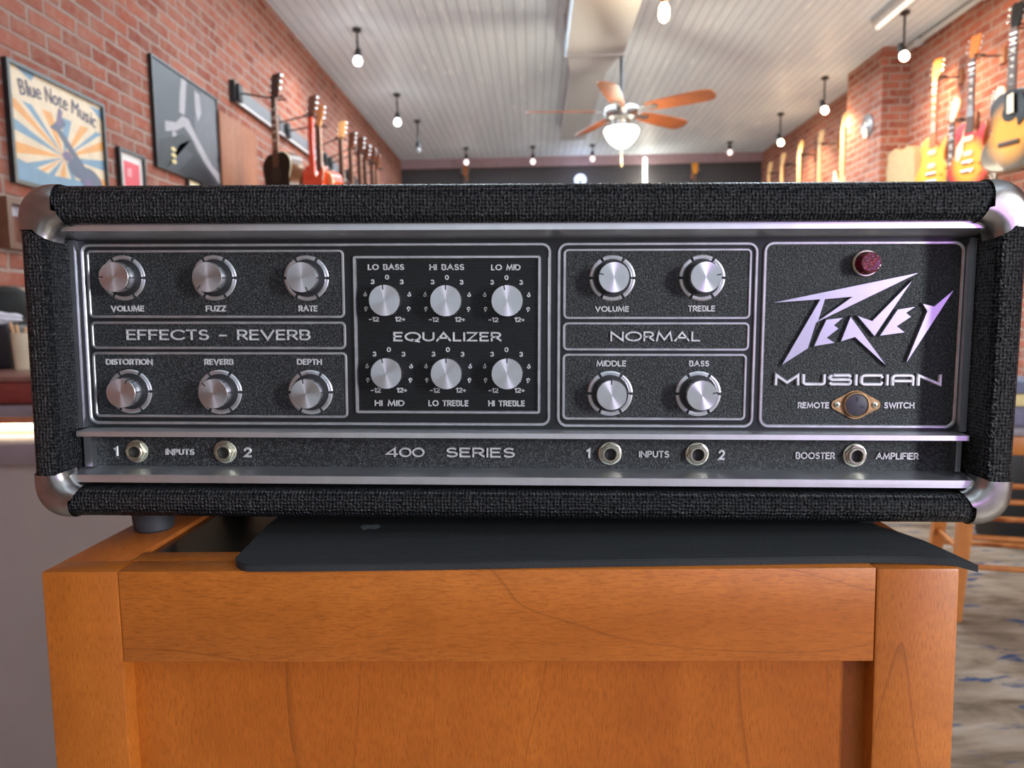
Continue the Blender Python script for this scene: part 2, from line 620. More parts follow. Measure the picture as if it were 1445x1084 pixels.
SQG = {
    'M': (1.45, [[(0, 0), (.02, 1), (.72, .18), (1.43, 1), (1.45, 0)]]),
    'U': (1.35, [[(0, 1), (0, .22)] + arc(.22, .22, .22, .22, 180, 270, 5) + arc(1.13, .22, .22, .22, 270, 360, 5) + [(1.35, 1)]]),
    'S': (1.35, [[(1.30, .90), (1.24, 1), (.2, 1)] + arc(.22, .78, .22, .22, 90, 180, 4) + arc(.22, .72, .22, .20, 180, 270, 4) + [(1.15, .52)] + arc(1.15, .34, .2, .18, 90, 0, 4) + arc(1.15, .2, .2, .2, 0, -90, 4) + [(.10, 0), (.04, .10)]]),
    'I': (0.0, [[(0, 0), (0, 1)]]),
    'C': (1.30, [[(1.3, .82), (1.24, 1), (.22, 1)] + arc(.22, .78, .22, .22, 90, 180, 4) + arc(.22, .22, .22, .22, 180, 270, 4) + [(1.24, 0), (1.3, .18)]]),
    'A': (1.30, [[(0, 0), (0, .78)] + arc(.22, .78, .22, .22, 180, 90, 4) + arc(1.08, .78, .22, .22, 90, 0, 4) + [(1.3, 0)], [(.10, .38), (1.20, .38)]]),
    'N': (1.40, [[(0, 0), (0, 1), (1.4, 0), (1.4, 1)]]),
}


def stroke(mb, pts, hw, to3, h, closed=False, mi=0):
    """raised bar along a 2D polyline; to3(u, w, lift) -> 3D"""
    P = [Vector(p) for p in pts]
    n = len(P)
    if n < 2:
        return
    L, R = [], []
    for i in range(n):
        if closed:
            d0 = (P[i] - P[i - 1]).normalized()
            d1 = (P[(i + 1) % n] - P[i]).normalized()
        else:
            d0 = (P[i] - P[max(i - 1, 0)])
            d1 = (P[min(i + 1, n - 1)] - P[i])
            if d0.length < 1e-9:
                d0 = d1.copy()
            if d1.length < 1e-9:
                d1 = d0.copy()
            d0.normalize(); d1.normalize()
        n0 = Vector((-d0.y, d0.x)); n1 = Vector((-d1.y, d1.x))
        m = (n0 + n1)
        if m.length < 0.2:
            m = n0
        m.normalize()
        k = hw / max(0.45, m.dot(n0))
        q = P[i].copy()
        if not closed and i == 0:
            q = q - d1 * hw * 0.6
        if not closed and i == n - 1:
            q = q + d0 * hw * 0.6
        L.append(q + m * k); R.append(q - m * k)
    b = 0.55
    rings = []
    for l, r in zip(L, R):
        c = (l + r) / 2
        l2, r2 = c + (l - c) * b, c + (r - c) * b
        rings.append([to3(l.x, l.y, 0), to3(l.x, l.y, h * 0.6), to3(l2.x, l2.y, h), to3(r2.x, r2.y, h), to3(r.x, r.y, h * 0.6), to3(r.x, r.y, 0)])
    mb.loft(rings, mi, True, (True, True), closed)


def text_strokes(mb, s, u0, u1, w0, w1, hw, to3, h, font=GL, gap=0.30, mi=0, round_fn=None):
    """fit the word s into the rectangle u0..u1 x w0..w1 (stroke edges included)"""
    u0 += hw; u1 -= hw; w0 += hw; w1 -= hw
    tot = sum(font[c][0] for c in s) + gap * (len(s) - 1)
    tot = max(tot, 1e-6)
    k = (u1 - u0) / tot
    x = 0.0
    for c in s:
        wd_, polys = font[c]
        for pl in polys:
            closed = pl[-1] == 'c'
            pp = [p for p in pl if p != 'c']
            q = []
            for p in pp:
                t = ((u0 + (x + p[0]) * k), (w0 + p[1] * (w1 - w0)))
                if not q or (Vector(t) - Vector(q[-1])).length > 1e-6:
                    q.append(t)
            stroke(mb, q, hw, to3, h, closed, mi)
        x += wd_ + gap


# ================================================================== THE ROOM
def wall_box(name, a, b, mat):
    return struct(name, MB().box(a, b), mat)


wall_box('floor', (XL - .2, YF - .2, -0.12), (XR + .2, YB + .2, 0), mat_wood('pale_bounce_floor_boards', 'y', srgb(168, 156, 142), srgb(194, 182, 166)))  # boards made pale so they bounce light up to the ceiling
wall_box('ceiling', (XL - .2, YF - .2, ZC), (XR + .2, YB + .2, ZC + 0.15), M['ceil'])
wall_box('wall_left', (XL - .2, YF, 0), (XL, YB, ZC), M['brick_l'])
wall_box('wall_right', (XR, YF, 0), (XR + .2, YB, ZC), M['brick_r'])
wall_box('wall_back', (XL - .2, YB, 0), (XR + .2, YB + .2, ZC), plain('charcoal_paint', srgb(58, 56, 60), 0.7, 0, 0.08, 3))
pinkwood = plain('mauve_painted_trim', srgb(150, 128, 136), 0.6)
struct('trim_1', MB().box((XL, YB - 0.05, ZC - 0.13), (XR, YB, ZC)), pinkwood)
# shop front behind the camera: low sill, header and mullions round the two openings
sf = MB()
sf.box((XL, YF - .15, 0), (XR, YF, 0.75)).box((XL, YF - .15, 2.8), (XR, YF, ZC))
sf.box((XL, YF - .15, 0.75), (-1.05, YF, 2.8)).box((1.75, YF - .15, 0.75), (XR, YF, 2.8))
struct('wall_front', sf, plain('shop_front_paint', srgb(120, 112, 104), 0.6))
# brick pier standing out of the right wall
pp0 = onY(1243, 180, 6.55)
struct('wall_right_pier', MB().box((pp0.x, 6.55, 0), (XR, 7.25, ZC)), M['brick_p'])

# ================================================================== THE AMPLIFIER HEAD
A0 = Vector((-0.0135, 0.5, H - 0.0265))
PHI = 0.0157
CP, SP = math.cos(PHI), math.sin(PHI)


def AL(px, py, d):
    p = onY(px, py, 0.5 + d) - A0
    return (p.x * CP - p.z * SP, p.x * SP + p.z * CP)


amp = thing('guitar_amplifier_head', 'wide black amplifier head with silver knobs standing on the wooden cabinet', 'amplifier', A0, None, (0, PHI, 0))


def part(mb, name, mats, parent=amp, label=None, ang=38):
    o = mb.build(name, mats, parent, world=False, smooth_angle=ang)
    if label:
        o['label'] = label
    return o


OX, OT, OB = 0.3485, 0.1185, -0.1185          # outer half width, top, bottom
IX, IT, IB = 0.326, 0.0915, -0.0970           # opening


def corner_pts(cx, cy, r, a0, n=8):
    return [Vector((cx + r * math.cos(math.radians(a0 + 90 * i / n)), cy + r * math.sin(math.radians(a0 + 90 * i / n)))) for i in range(n + 1)]


def section(O, I, f_out, f_in, d0, back, ib):
    """rings of a rail: O outer point, I inner point, rounded front edges"""
    D = (I - O)
    L = D.length
    e = D / L
    fo, fi = min(f_out, L * .45), min(f_in, L * .45)
    out = [(0.0, back), (0.0, d0 + f_out + 0.02)]
    for k in range(7):
        a = PI / 2 * k / 6
        out.append((fo * (1 - math.cos(a)), d0 + f_out * (1 - math.sin(a))))
    for k in range(7):
        a = PI / 2 * k / 6
        out.append((L - fi + fi * math.sin(a), d0 + f_in * (1 - math.cos(a))))
    out.append((L, ib))
    return [Vector(((O + e * t).x, d, (O + e * t).y)) for t, d in out]


def loops(r_o, r_i, n=8):
    o, i = [], []
    for sx, sy, a in ((1, 1, 0), (-1, 1, 90), (-1, -1, 180), (1, -1, 270)):
        oy = OT if sy > 0 else OB
        iy = IT if sy > 0 else IB
        o += corner_pts(sx * (OX - r_o), oy - sy * r_o, r_o, a, n)
        i += corner_pts(sx * (IX - r_i), iy - sy * r_i, r_i, a, n)
    return o, i


O_, I_ = loops(0.022, 0.004)
sh = MB()
sh.loft([section(o, i, 0.011, 0.006, 0.0, 0.25, 0.06) for o, i in zip(O_, I_)], 0, False, (False, False), True)
sh.box((-OX + .004, 0.235, OB + .004), (OX - .004, 0.249, OT - .004))
part(sh, 'cabinet_shell', M['tolex'])
# inner floor of the case behind the panel
ca, cb_ = 0.0300, 0.0340
for sx, sy, a in ((1, 1, 0), (-1, 1, 90), (-1, -1, 180), (1, -1, 270)):
    g = 0.0014
    oy = OT if sy > 0 else OB
    iy = IT if sy > 0 else IB
    ro, ri = 0.0235, 0.011
    oc = corner_pts(sx * (OX + g - ro), oy + sy * (g - ro), ro, a)
    ic = corner_pts(sx * (IX - g - ri), iy - sy * (g + ri), ri, a)
    ex, ey = 0.0055, 0.0095               # straight ends
    if a in (0, 180):
        # arc runs from the side to the top/bottom
        oc = [oc[0] + Vector((0, -sy * ey))] + oc + [oc[-1] + Vector((-sx * ex, 0))]
        ic = [Vector((ic[0].x, oc[0].y))] + ic + [Vector((oc[-1].x, ic[-1].y))]
    else:
        oc = [oc[0] + Vector((-sx * ex, 0))] + oc + [oc[-1] + Vector((0, -sy * ey))]
        ic = [Vector((oc[0].x, ic[0].y))] + ic + [Vector((ic[-1].x, oc[-1].y))]
    mb = MB()
    rings = [section(o, i, 0.013, 0.010, -g, 0.045, 0.017) for o, i in zip(oc, ic)]
    mb.loft(rings, 0, False, (False, False))
    part(mb, 'corner_cap', M['cap'], amp, 'worn metal corner', 60)


def avg(*v):
    return sum(v) / len(v)


def trim(name, ends, prof):
    """prof: list of (d, w); ends: u0, u1"""
    mb = MB()
    mb.loft([[Vector((u, d, w)) for d, w in prof] for u in ends], 0, True)
    return part(mb, name, M['alu'], amp, 'satin silver trim bar', 20)


w1 = avg(AL(100, 316.5, .009)[1], AL(1380, 311.2, .009)[1])
w2 = avg(AL(100, 325.6, .009)[1], AL(1380, 322.3, .009)[1])
w3 = avg(AL(120, 339, .030)[1], AL(1370, 335.2, .030)[1])
trim('trim_bar', (-IX, IX), [(.009, w1), (.009, w2), (.0095, w2 - .0003), (.030, w3), (.033, w3), (.033, w1)])
b1 = avg(AL(120, 656.8, .030)[1], AL(1350, 664.6, .030)[1])
b2 = avg(AL(120, 670.2, .009)[1], AL(1350, 678.5, .009)[1])
b3 = avg(AL(120, 680.4, .009)[1], AL(1350, 689.2, .009)[1])
trim('trim_bar', (-IX, IX), [(.009, b3), (.009, b2), (.0095, b2 + .0003), (.030, b1), (.033, b1), (.033, b3)])
m1 = avg(AL(120, 602.9, .030)[1], AL(1350, 608.8, .030)[1])
m2 = avg(AL(120, 608.9, .014)[1], AL(1350, 614.3, .014)[1])
m3 = avg(AL(120, 617, .014)[1], AL(1350, 621.2, .014)[1])
mu0, mu1 = AL(107.5, 611, .014)[0], AL(1368, 617, .014)[0]
trim('trim_bar', (max(mu0, -IX), min(mu1, IX)), [(.014, m3), (.014, m2 - .0003), (.0144, m2), (.030, m1), (.033, m1), (.033, m3 + .001)])

# side strips
for (xa, ya, xb, yb, wa, wb) in ((96, 345, 103.5, 345, w3, m1), (119, 640, 130, 640, m3 + .001, b1), (1369.5, 345, 1379, 345, w3, m1), (1349, 640, 1356.5, 640, m3 + .001, b1)):
    u0, u1 = AL(xa, ya, .024)[0], AL(xb, yb, .024)[0]
    part(MB().box((u0, .024, wb + .0005), (u1, .0335, wa - .0005)), 'side_strip', M['aluz'])

PD = 0.030
panel = part(MB().box((-IX, PD, m1 - .001), (IX, PD + .006, w3 + .001)), 'control_panel', M['panel_smooth'])
inpanel = part(MB().box((-IX, PD, b1 - .001), (IX, PD + .006, m3 + .001)), 'input_panel', M['panel'])


def on(d):
    return lambda u, w, lift: Vector((u, d - lift, w))


T3 = on(PD)


def rrect(u0, u1, w0, w1_, r, n=5):
    pts = []
    for cx, cy, a in ((u1 - r, w1_ - r, 0), (u0 + r, w1_ - r, 90), (u0 + r, w0 + r, 180), (u1 - r, w0 + r, 270)):
        pts += [tuple(p) for p in corner_pts(cx, cy, r, a, n)]
    return pts


def border(name, tl, br, r, hw=0.00105, h=0.0014, tr=None, bl=None, field=False):
    a, b = AL(*tl, PD), AL(*br, PD)
    u0, w_1, u1, w_0 = a[0], a[1], b[0], b[1]
    if tr:
        c = AL(*tr, PD); u1 = avg(u1, c[0]); w_1 = avg(w_1, c[1])
    if bl:
        c = AL(*bl, PD); u0 = avg(u0, c[0]); w_0 = avg(w_0, c[1])
    if field:
        part(MB().box((u0, PD - .00035, w_0), (u1, PD + .0005, w_1)), 'grained_field', M['panel'], panel, 'grained black field')
    mb = MB()
    stroke(mb, rrect(u0, u1, w_0, w_1, r), hw, T3, h, True)
    return part(mb, name, M['raised'], panel, 'raised silver outline')


border('panel_outline', (115.2, 346), (774, 598.5), .0055, .0011, .0014, (776, 345.4), (130.5, 597))
border('panel_outline', (789.6, 344.6), (1059.5, 601.5), .006, .0011, .0014, (1069, 344), (787, 600.5))
border('panel_outline', (1080.5, 343.5), (1343, 602.5), .006, .0012, .0014, (1361.5, 342.5), (1071.5, 601), True)
for tl, tr, bl, br in (((122.6, 354.6), (483.6, 354.6), (129.7, 447), (485.3, 447.3)),
                       ((130.6, 455.4), (486.5, 455.8), (132, 490.8), (487, 491.4)),
                       ((133.2, 498.2), (488, 499), (136.5, 587), (490, 588)),
                       ((797, 353), (1059.5, 352.5), (796, 448.5), (1056.5, 449)),
                       ((796, 456.5), (1056, 456.5), (795.6, 493), (1054.5, 493.5)),
                       ((795.4, 500.7), (1053.5, 501), (795, 590), (1048, 592))):
    border('panel_outline', tl, br, .0028, .0010, .0013, tr, bl, True)

# equalizer plate: ribbed field in a square silver frame
ea, eb = AL(499, 363, PD), AL(758.5, 582, PD)
er, el = AL(763, 363, PD), AL(506, 581, PD)
eu0, eu1, ew1, ew0 = avg(ea[0], el[0]), avg(eb[0], er[0]), avg(ea[1], er[1]), avg(eb[1], el[1])
mb = MB()
stroke(mb, rrect(eu0, eu1, ew0, ew1, .0009, 2), .0013, T3, .0022, True)
part(mb, 'equalizer_frame', M['raised'], panel, 'square silver frame')
mb = MB()
nr = 88
prof = []
for k in range(nr + 1):
    w_ = ew0 + (ew1 - ew0) * k / nr
    prof += [(w_ - .00038, -.0002), (w_ - .00012, .0008), (w_ + .00012, .0008), (w_ + .00038, -.0002)]
mb.loft([[Vector((u, PD - l, w_)) for w_, l in prof] for u in (eu0, eu1)], 0, False, (False, False))
eqp = part(mb, 'equalizer_plate', plain('ribbed_black', (.012, .0125, .013, 1), .3), panel, 'finely ribbed black plate', 20)


def word(s, x0, x1, y0, y1, hw, parent, h=0.0011, d=PD, gap=0.30, font=GL, mat=None, name='lettering'):
    a, b = AL(x0, y1, d), AL(x1, y0, d)
    mb = MB()
    text_strokes(mb, s, a[0], b[0], a[1], b[1], hw, on(d), h, font, gap)
    return part(mb, name, mat or M['letter'], parent)


LH = .00056
word('EFFECTS - REVERB', 179.4, 438.2, 465, 480.3, .00075, panel, .0016, gap=.22)
word('NORMAL', 860.5, 988, 467.5, 482.2, .00078, panel, .0016, gap=.22)
word('EQUALIZER', 555, 708, 468.3, 482.2, .00080, panel, .0016, gap=.24)
for s, x0, x1, y0, y1 in (('VOLUME', 157, 204, 431.3, 440), ('FUZZ', 290.6, 319.3, 431, 440), ('RATE', 421.4, 448.4, 431, 440),
                          ('DISTORTION', 150, 215.7, 506.4, 515.2), ('REVERB', 288.6, 329.8, 506.4, 515.2), ('DEPTH', 419.2, 454.4, 506.4, 515.2),
                          ('VOLUME', 839, 887.7, 431.8, 440.5), ('TREBLE', 970, 1009, 431, 440), ('MIDDLE', 841, 883.7, 508.6, 517.5), ('BASS', 971.5, 1000.6, 508.6, 517.5),
                          ('LO BASS', 519, 570.5, 372.6, 381.6), ('HI BASS', 605.8, 655.2, 372.6, 381.8), ('LO MID', 692.7, 734.7, 373, 382),
                          ('HI MID', 528.7, 571, 564.5, 573.2), ('LO TREBLE', 604.4, 661.4, 564.5, 573.4), ('HI TREBLE', 688.7, 740.9, 564.8, 573.6),
                          ('REMOTE', 1124.5, 1169.8, 567.4, 576.4), ('SWITCH', 1246, 1290, 567.4, 576.6)):
    word(s, x0, x1, y0, y1, LH, panel)
word('MUSICIAN', 1091, 1328, 527.5, 544.3, .00125, panel, .0022, gap=.36, font=SQG)
word('400', 543.8, 599, 631.4, 645, .00072, inpanel, .0014, gap=.14)
word('SERIES', 629, 726.5, 631.6, 645.4, .00075, inpanel, .0014, gap=.20)
for s, x0, x1, y0, y1, hw in (('1', 161.5, 167, 630, 644, .0009), ('INPUTS', 234, 274.4, 633.3, 642, LH), ('2', 344, 355.4, 631, 645.6, .0009),
                              ('1', 826.5, 833, 632.5, 647, .0009), ('INPUTS', 901, 944, 636, 645.6, LH), ('2', 1012.5, 1023, 634.3, 649.3, .0009),
                              ('BOOSTER', 1121.5, 1178, 638, 647.8, LH), ('AMPLIFIER', 1234.5, 1296, 638.6, 648.4, LH)):
    word(s, x0, x1, y0, y1, hw, inpanel)

# dials: silver ring of six segments round each large knob
big = [  # ring centre px, pointer angle, height of the knob
    (174.6, 392.4, 180, .0130), (302.8, 392.4, 230, .0126), (432.8, 392.6, 294, .0126), (184.5, 552.3, 62, .0130), (311, 553.2, 134, .0128), (438.7, 553.5, 101, .0124),
    (863.9, 392.6, 166, .0124), (990.5, 392.2, 10, .0126), (860.8, 555.2, 92, .0124), (985, 555.6, 11, .0126)]
eqk = [(547.0, 424.5, 96), (631.6, 425, 90), (716.3, 425, 102), (549.3, 525.5, 106), (632.2, 526, 90), (716.2, 526, 90)]


def ring_mesh():
    mb = MB()
    for k in range(6):
        a0 = 60 * k + 7.0
        pts = [(0.01505 * math.cos(math.radians(a0 + 46 * i / 10)), 0.01505 * math.sin(math.radians(a0 + 46 * i / 10))) for i in range(11)]
        stroke(mb, pts, .00150, lambda u, w, l: Vector((u, -l, w)), .0013)
    mb.lathe((0, 0, 0), (0, -1, 0), [(0.0, .0134), (.0006, .0134)], 40, 1, (False, True))
    return mb


def knob_mesh(R, hgt):
    mb = MB()
    mb.lathe((0, 0, 0), (0, -1, 0), [(0, R), (hgt - .00035, R), (hgt, R * .972)], 64, 0, (False, False))
    mb.lathe((0, 0, 0), (0, -1, 0), [(hgt, R * .972), (hgt, R * .6), (hgt, R * .25), (hgt, .00001)], 64, 1, (False, False))
    return mb


def pointer_mesh(R, hgt, side=False):
    mb = MB()
    mb.box((R * .70, -hgt - .00012, -.00042), (R * 1.003, -hgt + .0004, .00042))
    mb.box((R * .98, -hgt, -.0004), (R * 1.022, -.0015, .0004))
    return mb


ring0 = None
for (px, py, ang, hk) in big:
    u, w = AL(px, py, PD)
    if ring0 is None:
        ring0 = part(ring_mesh(), 'dial_ring', [M['raised'], M['black']])
        rg = ring0
    else:
        rg = copy_tree(ring0, amp)
    rg.location = (u, PD, w)
    kb = part(knob_mesh(.0109, hk), 'control_knob', [M['knobside'], M['knobface']], ang=24)
    kb.location = (u, PD - .0004, w)
    kb.rotation_euler = (0, -math.radians(ang), 0)
    part(pointer_mesh(.0109, hk), 'pointer_mark', M['black'], kb, 'black pointer line')
# set screw visible in the side of the first volume knob
for i, (px, py, ang) in enumerate(eqk):
    u, w = AL(px, py, PD)
    kb = part(knob_mesh(.0113, .0118), 'equalizer_knob', [M['knobside'], M['knobface']], ang=24)
    kb.location = (u, PD - .0004, w)
    kb.rotation_euler = (0, -math.radians(ang), 0)
    part(pointer_mesh(.0113, .0118), 'pointer_mark', M['black'], kb, 'black pointer line')
    zx, zy = ((546.2, 391.3), (630.6, 391.7), (714.6, 392), (548.8, 493.4), (632, 493.5), (714.6, 493.6))[i]
    mb = MB()
    cmp_ = 1.0 if i < 3 else 0.965
    for s, dx, dy, ww in (('0', 0, 0, 6.0), ('3', -20.3, 6.5, 5.6), ('3', 20.6, 6.7, 5.6), ('6', -30.6, 23.7, 5.4), ('6', 31.4, 24, 5.6), ('9', -29.2, 44.8, 5.4), ('9', 30.6, 45, 5.6),
                          ('-12', -18.4, 59.2, 14.5), ('12+', 18.4, 59.2, 15)):
        x, y = zx + dx, zy + dy * cmp_
        a, b = AL(x - ww / 2, y + 3.7, PD), AL(x + ww / 2, y - 3.7, PD)
        text_strokes(mb, s, a[0], b[0], a[1], b[1], .00048, T3, .0011, GL, .22)
    part(mb, 'dial_scale', M['letter'], panel)


# input jacks
def jack_mesh():
    mb = MB()
    mb.lathe((0, 0, 0), (0, -1, 0), [(0, .0086), (.0009, .0086), (.0012, .0082), (.0012, .006)], 40, 0, (False, False))
    hexp = [(.0079 * math.cos(PI / 3 * k + .25), .0079 * math.sin(PI / 3 * k + .25)) for k in range(6)]
    mb.loft([[Vector((x * q, -l, z * q)) for x, z in hexp] for l, q in ((.0010, 1), (.0030, 1), (.0035, .93), (.0035, .74))], 0, True, (False, False))
    mb.lathe((0, 0, 0), (0, -1, 0), [(.003, .0060), (.0050, .0060), (.0054, .0056), (.0054, .0046), (.0048, .0042), (.001, .0042)], 36, 0, (False, False))
    mb.lathe((0, 0, 0), (0, -1, 0), [(.0008, .0044), (.0010, .0044)], 24, 1, (False, True))
    return mb


j0 = None
for px, py in ((194, 636.6), (318.3, 637.4), (860.5, 639.6), (983.2, 640.4), (1205.5, 642.2)):
    u, w = AL(px, py, PD)
    if j0 is None:
        j0 = part(jack_mesh(), 'input_jack', [M['nickel'], M['black']], amp, 'brass-coloured jack socket')
        j = j0
    else:
        j = copy_tree(j0, amp)
    j.location = (u, PD, w)
    j.rotation_euler = (0, random.random(), 0)

# pilot light
u, w = AL(1221, 371.8, PD)
mb = MB().lathe((u, PD, w), (0, -1, 0), [(0, .0097), (.0012, .0097), (.0020, .0090), (.0020, .0082)], 40, 0, (False, True))
pl = part(mb, 'pilot_light', M['nickel'], amp, 'pilot light in a worn silver bezel')
red = NT('ruby_plastic')
vo = red.n('ShaderNodeTexVoronoi')
vo.inputs['Scale'].default_value = 420
red.l(red.obj(), vo.inputs['Vector'])
red.set(color=red.ramp(vo.outputs['Distance'], [(0.0, srgb(165, 36, 50)), (0.5, srgb(84, 5, 24))]), rough=0.15, coat=0.6)
red.bump(vo.outputs['Distance'], 0.6, 0.0006)
mb = MB().lathe((u, PD - .0015, w), (0, -1, 0), [(0, .0085), (.0035, .0080), (.0075, .0072), (.0082, .0068), (.0083, .0062), (.0080, .0060), (.0080, .00001)], 40, 0, (False, False))
part(mb, 'red_lens', red.m, pl, 'ruby red lens')

# remote switch socket
u, w = AL(1206.6, 571, PD)
tip, rc, rt = .0140, .0104, .0036
aa = math.acos((rc - rt) / tip)
poly = []
for i in range(9):
    a = -aa + 2 * aa * i / 8
    poly.append((tip + rt * math.cos(a), rt * math.sin(a)))
for i in range(1, 12):
    a = aa + (PI - 2 * aa) * i / 12
    poly.append((rc * math.cos(a), rc * math.sin(a)))
for i in range(9):
    a = PI - aa + 2 * aa * i / 8
    poly.append((-tip + rt * math.cos(a), rt * math.sin(a)))
for i in range(1, 12):
    a = PI + aa + (PI - 2 * aa) * i / 12
    poly.append((rc * math.cos(a), rc * math.sin(a)))
mb = MB().prism(poly, lambda p: Vector((u + p[0], PD, w + p[1])), lambda p: Vector((u + p[0], PD - .0014, w + p[1])))
mb.lathe((u, PD, w), (0, -1, 0), [(.0013, .0098), (.0030, .0092), (.0034, .0084), (.0026, .0079)], 40, 0, (False, False))
so = part(mb, 'remote_socket', M['rust'], amp, 'diamond-shaped rusty socket plate')
mb = MB().lathe((u, PD, w), (0, -1, 0), [(.001, .0081), (.0027, .0079), (.0030, .0074), (.0030, .00001)], 40, 0, (False, False))
for a in (90, 200, -20):
    ca_, sa_ = math.cos(math.radians(a)), math.sin(math.radians(a))
    cxx, cww = u + .0042 * ca_, w + .0042 * sa_
    e1, e2 = Vector((ca_, 0, sa_)), Vector((-sa_, 0, ca_))
    c = Vector((cxx, PD - .0032, cww))
    mb.add([c + e1 * .0021, c + e2 * .0010, c - e1 * .0021, c - e2 * .0010], [(0, 1, 2, 3)], 1, False)
mb.box((u - .0014, PD - .0033, w - .0074), (u + .0014, PD - .003, w - .0050), 1)
part(mb, 'socket_insert', [plain('dark_plum_plastic', (.05, .042, .058, 1), .5, 0, .1, 30, .25), M['black']], so, 'black socket insert with three slots')
for s in (-1, 1):
    mb = MB().lathe((u + s * .0136, PD - .0013, w), (0, -1, 0), [(0, .0023), (.0006, .0022), (.0011, .0014), (.0012, .00001)], 20, 0, (False, False))
    mb.box((u + s * .0136 - .0012, PD - .00265, w - .00025), (u + s * .0136 + .0012, PD - .0022, w + .00025), 1)
    mb.box((u + s * .0136 - .00025, PD - .00265, w - .0012), (u + s * .0136 + .00025, PD - .0022, w + .0012), 1)
    part(mb, 'screw', [M['nickel'], M['black']], so)

# jagged raised maker's logo, one piece per letter
LG = [[(103, 389), (862, 232), (332, 491), (290, 622), (150, 711), (346, 374)],
      [(380, 472), (475, 461), (425, 503), (449, 519), (389, 566), (433, 594), (315, 613)],
      [(505, 454), (690, 712), (527, 566), (452, 589)],
      [(535, 451), (615, 478), (825, 268), (628, 562)],
      [(745, 420), (843, 405), (793, 440), (818, 460), (746, 508), (789, 541), (650, 560)],
      [(868, 389), (931, 404), (1037, 317), (796, 690), (787, 690), (894, 431)]]
HOLE = [(377, 373), (508, 360), (344, 476)]


def inset_poly(P, k):
    n = len(P)
    area = sum(P[i].x * P[(i + 1) % n].y - P[(i + 1) % n].x * P[i].y for i in range(n))
    s = 1 if area > 0 else -1
    out = []
    for i in range(n):
        d0 = (P[i] - P[i - 1]).normalized(); d1 = (P[(i + 1) % n] - P[i]).normalized()
        n0 = Vector((-d0.y, d0.x)) * s; n1 = Vector((-d1.y, d1.x)) * s
        m = n0 + n1
        if m.length < .25:
            m = m.normalized() * .25 if m.length > 1e-6 else n0 * .25
        m = m / (m.length ** 2) * 2
        if m.length > 3.0:
            m = m.normalized() * 3.0
        out.append(P[i] + m * k)
    return out


def logo_piece(poly, hole=None):
    P = [Vector(AL(1060 + x / 3.615, 320 + y / 3.615, PD - .002)) for x, y in poly]
    if hole:
        # cut the hole into the outline with a slit between the nearest corners
        Hh = [Vector(AL(1060 + x / 3.615, 320 + y / 3.615, PD - .002)) for x, y in hole]
    bm = bmesh.new()
    rings = []
    for pts in [P] + ([Hh] if hole else []):
        rings.append(pts)
    ks = ((0.0, 0.0), (0.0, .0020), (.00045, .0026))
    allrings = []
    for ri_, pts in enumerate(rings):
        lv = []
        for k, l in ks:
            q = inset_poly(pts, k if ri_ == 0 else -k)
            lv.append([bm.verts.new((p.x, PD - l, p.y)) for p in q])
        for a, b in zip(lv[:-1], lv[1:]):
            n = len(a)
            for i in range(n):
                bm.faces.new((a[i], a[(i + 1) % n], b[(i + 1) % n], b[i]))
        allrings.append(lv[-1])
    es = []
    for rg_ in allrings:
        n = len(rg_)
        for i in range(n):
            es.append(bm.edges.get((rg_[i], rg_[(i + 1) % n])))
    bmesh.ops.triangle_fill(bm, use_beauty=True, use_dissolve=False, edges=es)
    bmesh.ops.recalc_face_normals(bm, faces=bm.faces[:])
    return MB().bm(bm, 0, False)


M['logo'] = plain('brushed_logo_metal', (.43, .44, .47, 1), .36, 1.0, .06, 90)
for i, pg in enumerate(LG):
    part(logo_piece(pg, HOLE if i == 0 else None), 'logo_letter', M['logo'], panel, 'jagged raised silver letter')
u, w = AL(1275.2, 479.4, PD)
mb = MB().tube([(u + .0014 * math.cos(2 * PI * k / 16), PD - .0003, w + .0014 * math.sin(2 * PI * k / 16)) for k in range(16)], .0003, 6, 0, True)
mb.tube([(u + .0005 * math.cos(2 * PI * k / 10), PD - .0003, w + .0006 * math.sin(2 * PI * k / 10)) for k in range(10)], .00022, 6, 0, True)
part(mb, 'trademark_sign', M['black'], panel, 'tiny black ringed mark')

# rubber feet
fl = AL(217.5, 738, .047)
ZCAB = H - 0.162
for u_, d_ in ((fl[0], .047), (.263, .047), (fl[0], .20), (.263, .20)):
    top = OB + .001
    wz = (ZCAB - A0.z + u_ * SP) / CP
    bot = wz if u_ < 0 else OB - .0085
    part(MB().lathe((u_, d_, top), (0, 0, -1), [(0, .0165), (top - bot - .002, .0145), (top - bot, .0125)], 28, 0, (True, True)), 'foot', M['rubber'], amp, 'grey rubber foot')

# ================================================================== WOODEN CABINET UNDER IT
YCF = 0.451
cz = ZCAB
cL, cR = onY(58, 812, YCF).x, onY(1356, 796, YCF).x
s1 = onY(165, 812, YCF).x
s2 = onY(1238, 797, YCF).x
zr = avg(onY(200, 935, YCF).z, onY(1200, 934, YCF).z)
DEP = 0.42
cab = thing('wooden_cabinet', 'honey-brown wooden cabinet with a recessed front panel under the amplifier', 'cabinet', ((cL + cR) / 2, YCF, 0))
stile_w = s1 - cL


def cpart(mb, name, mat, label=None):
    o = mb.build(name, mat, cab)
    if label:
        o['label'] = label
    return o


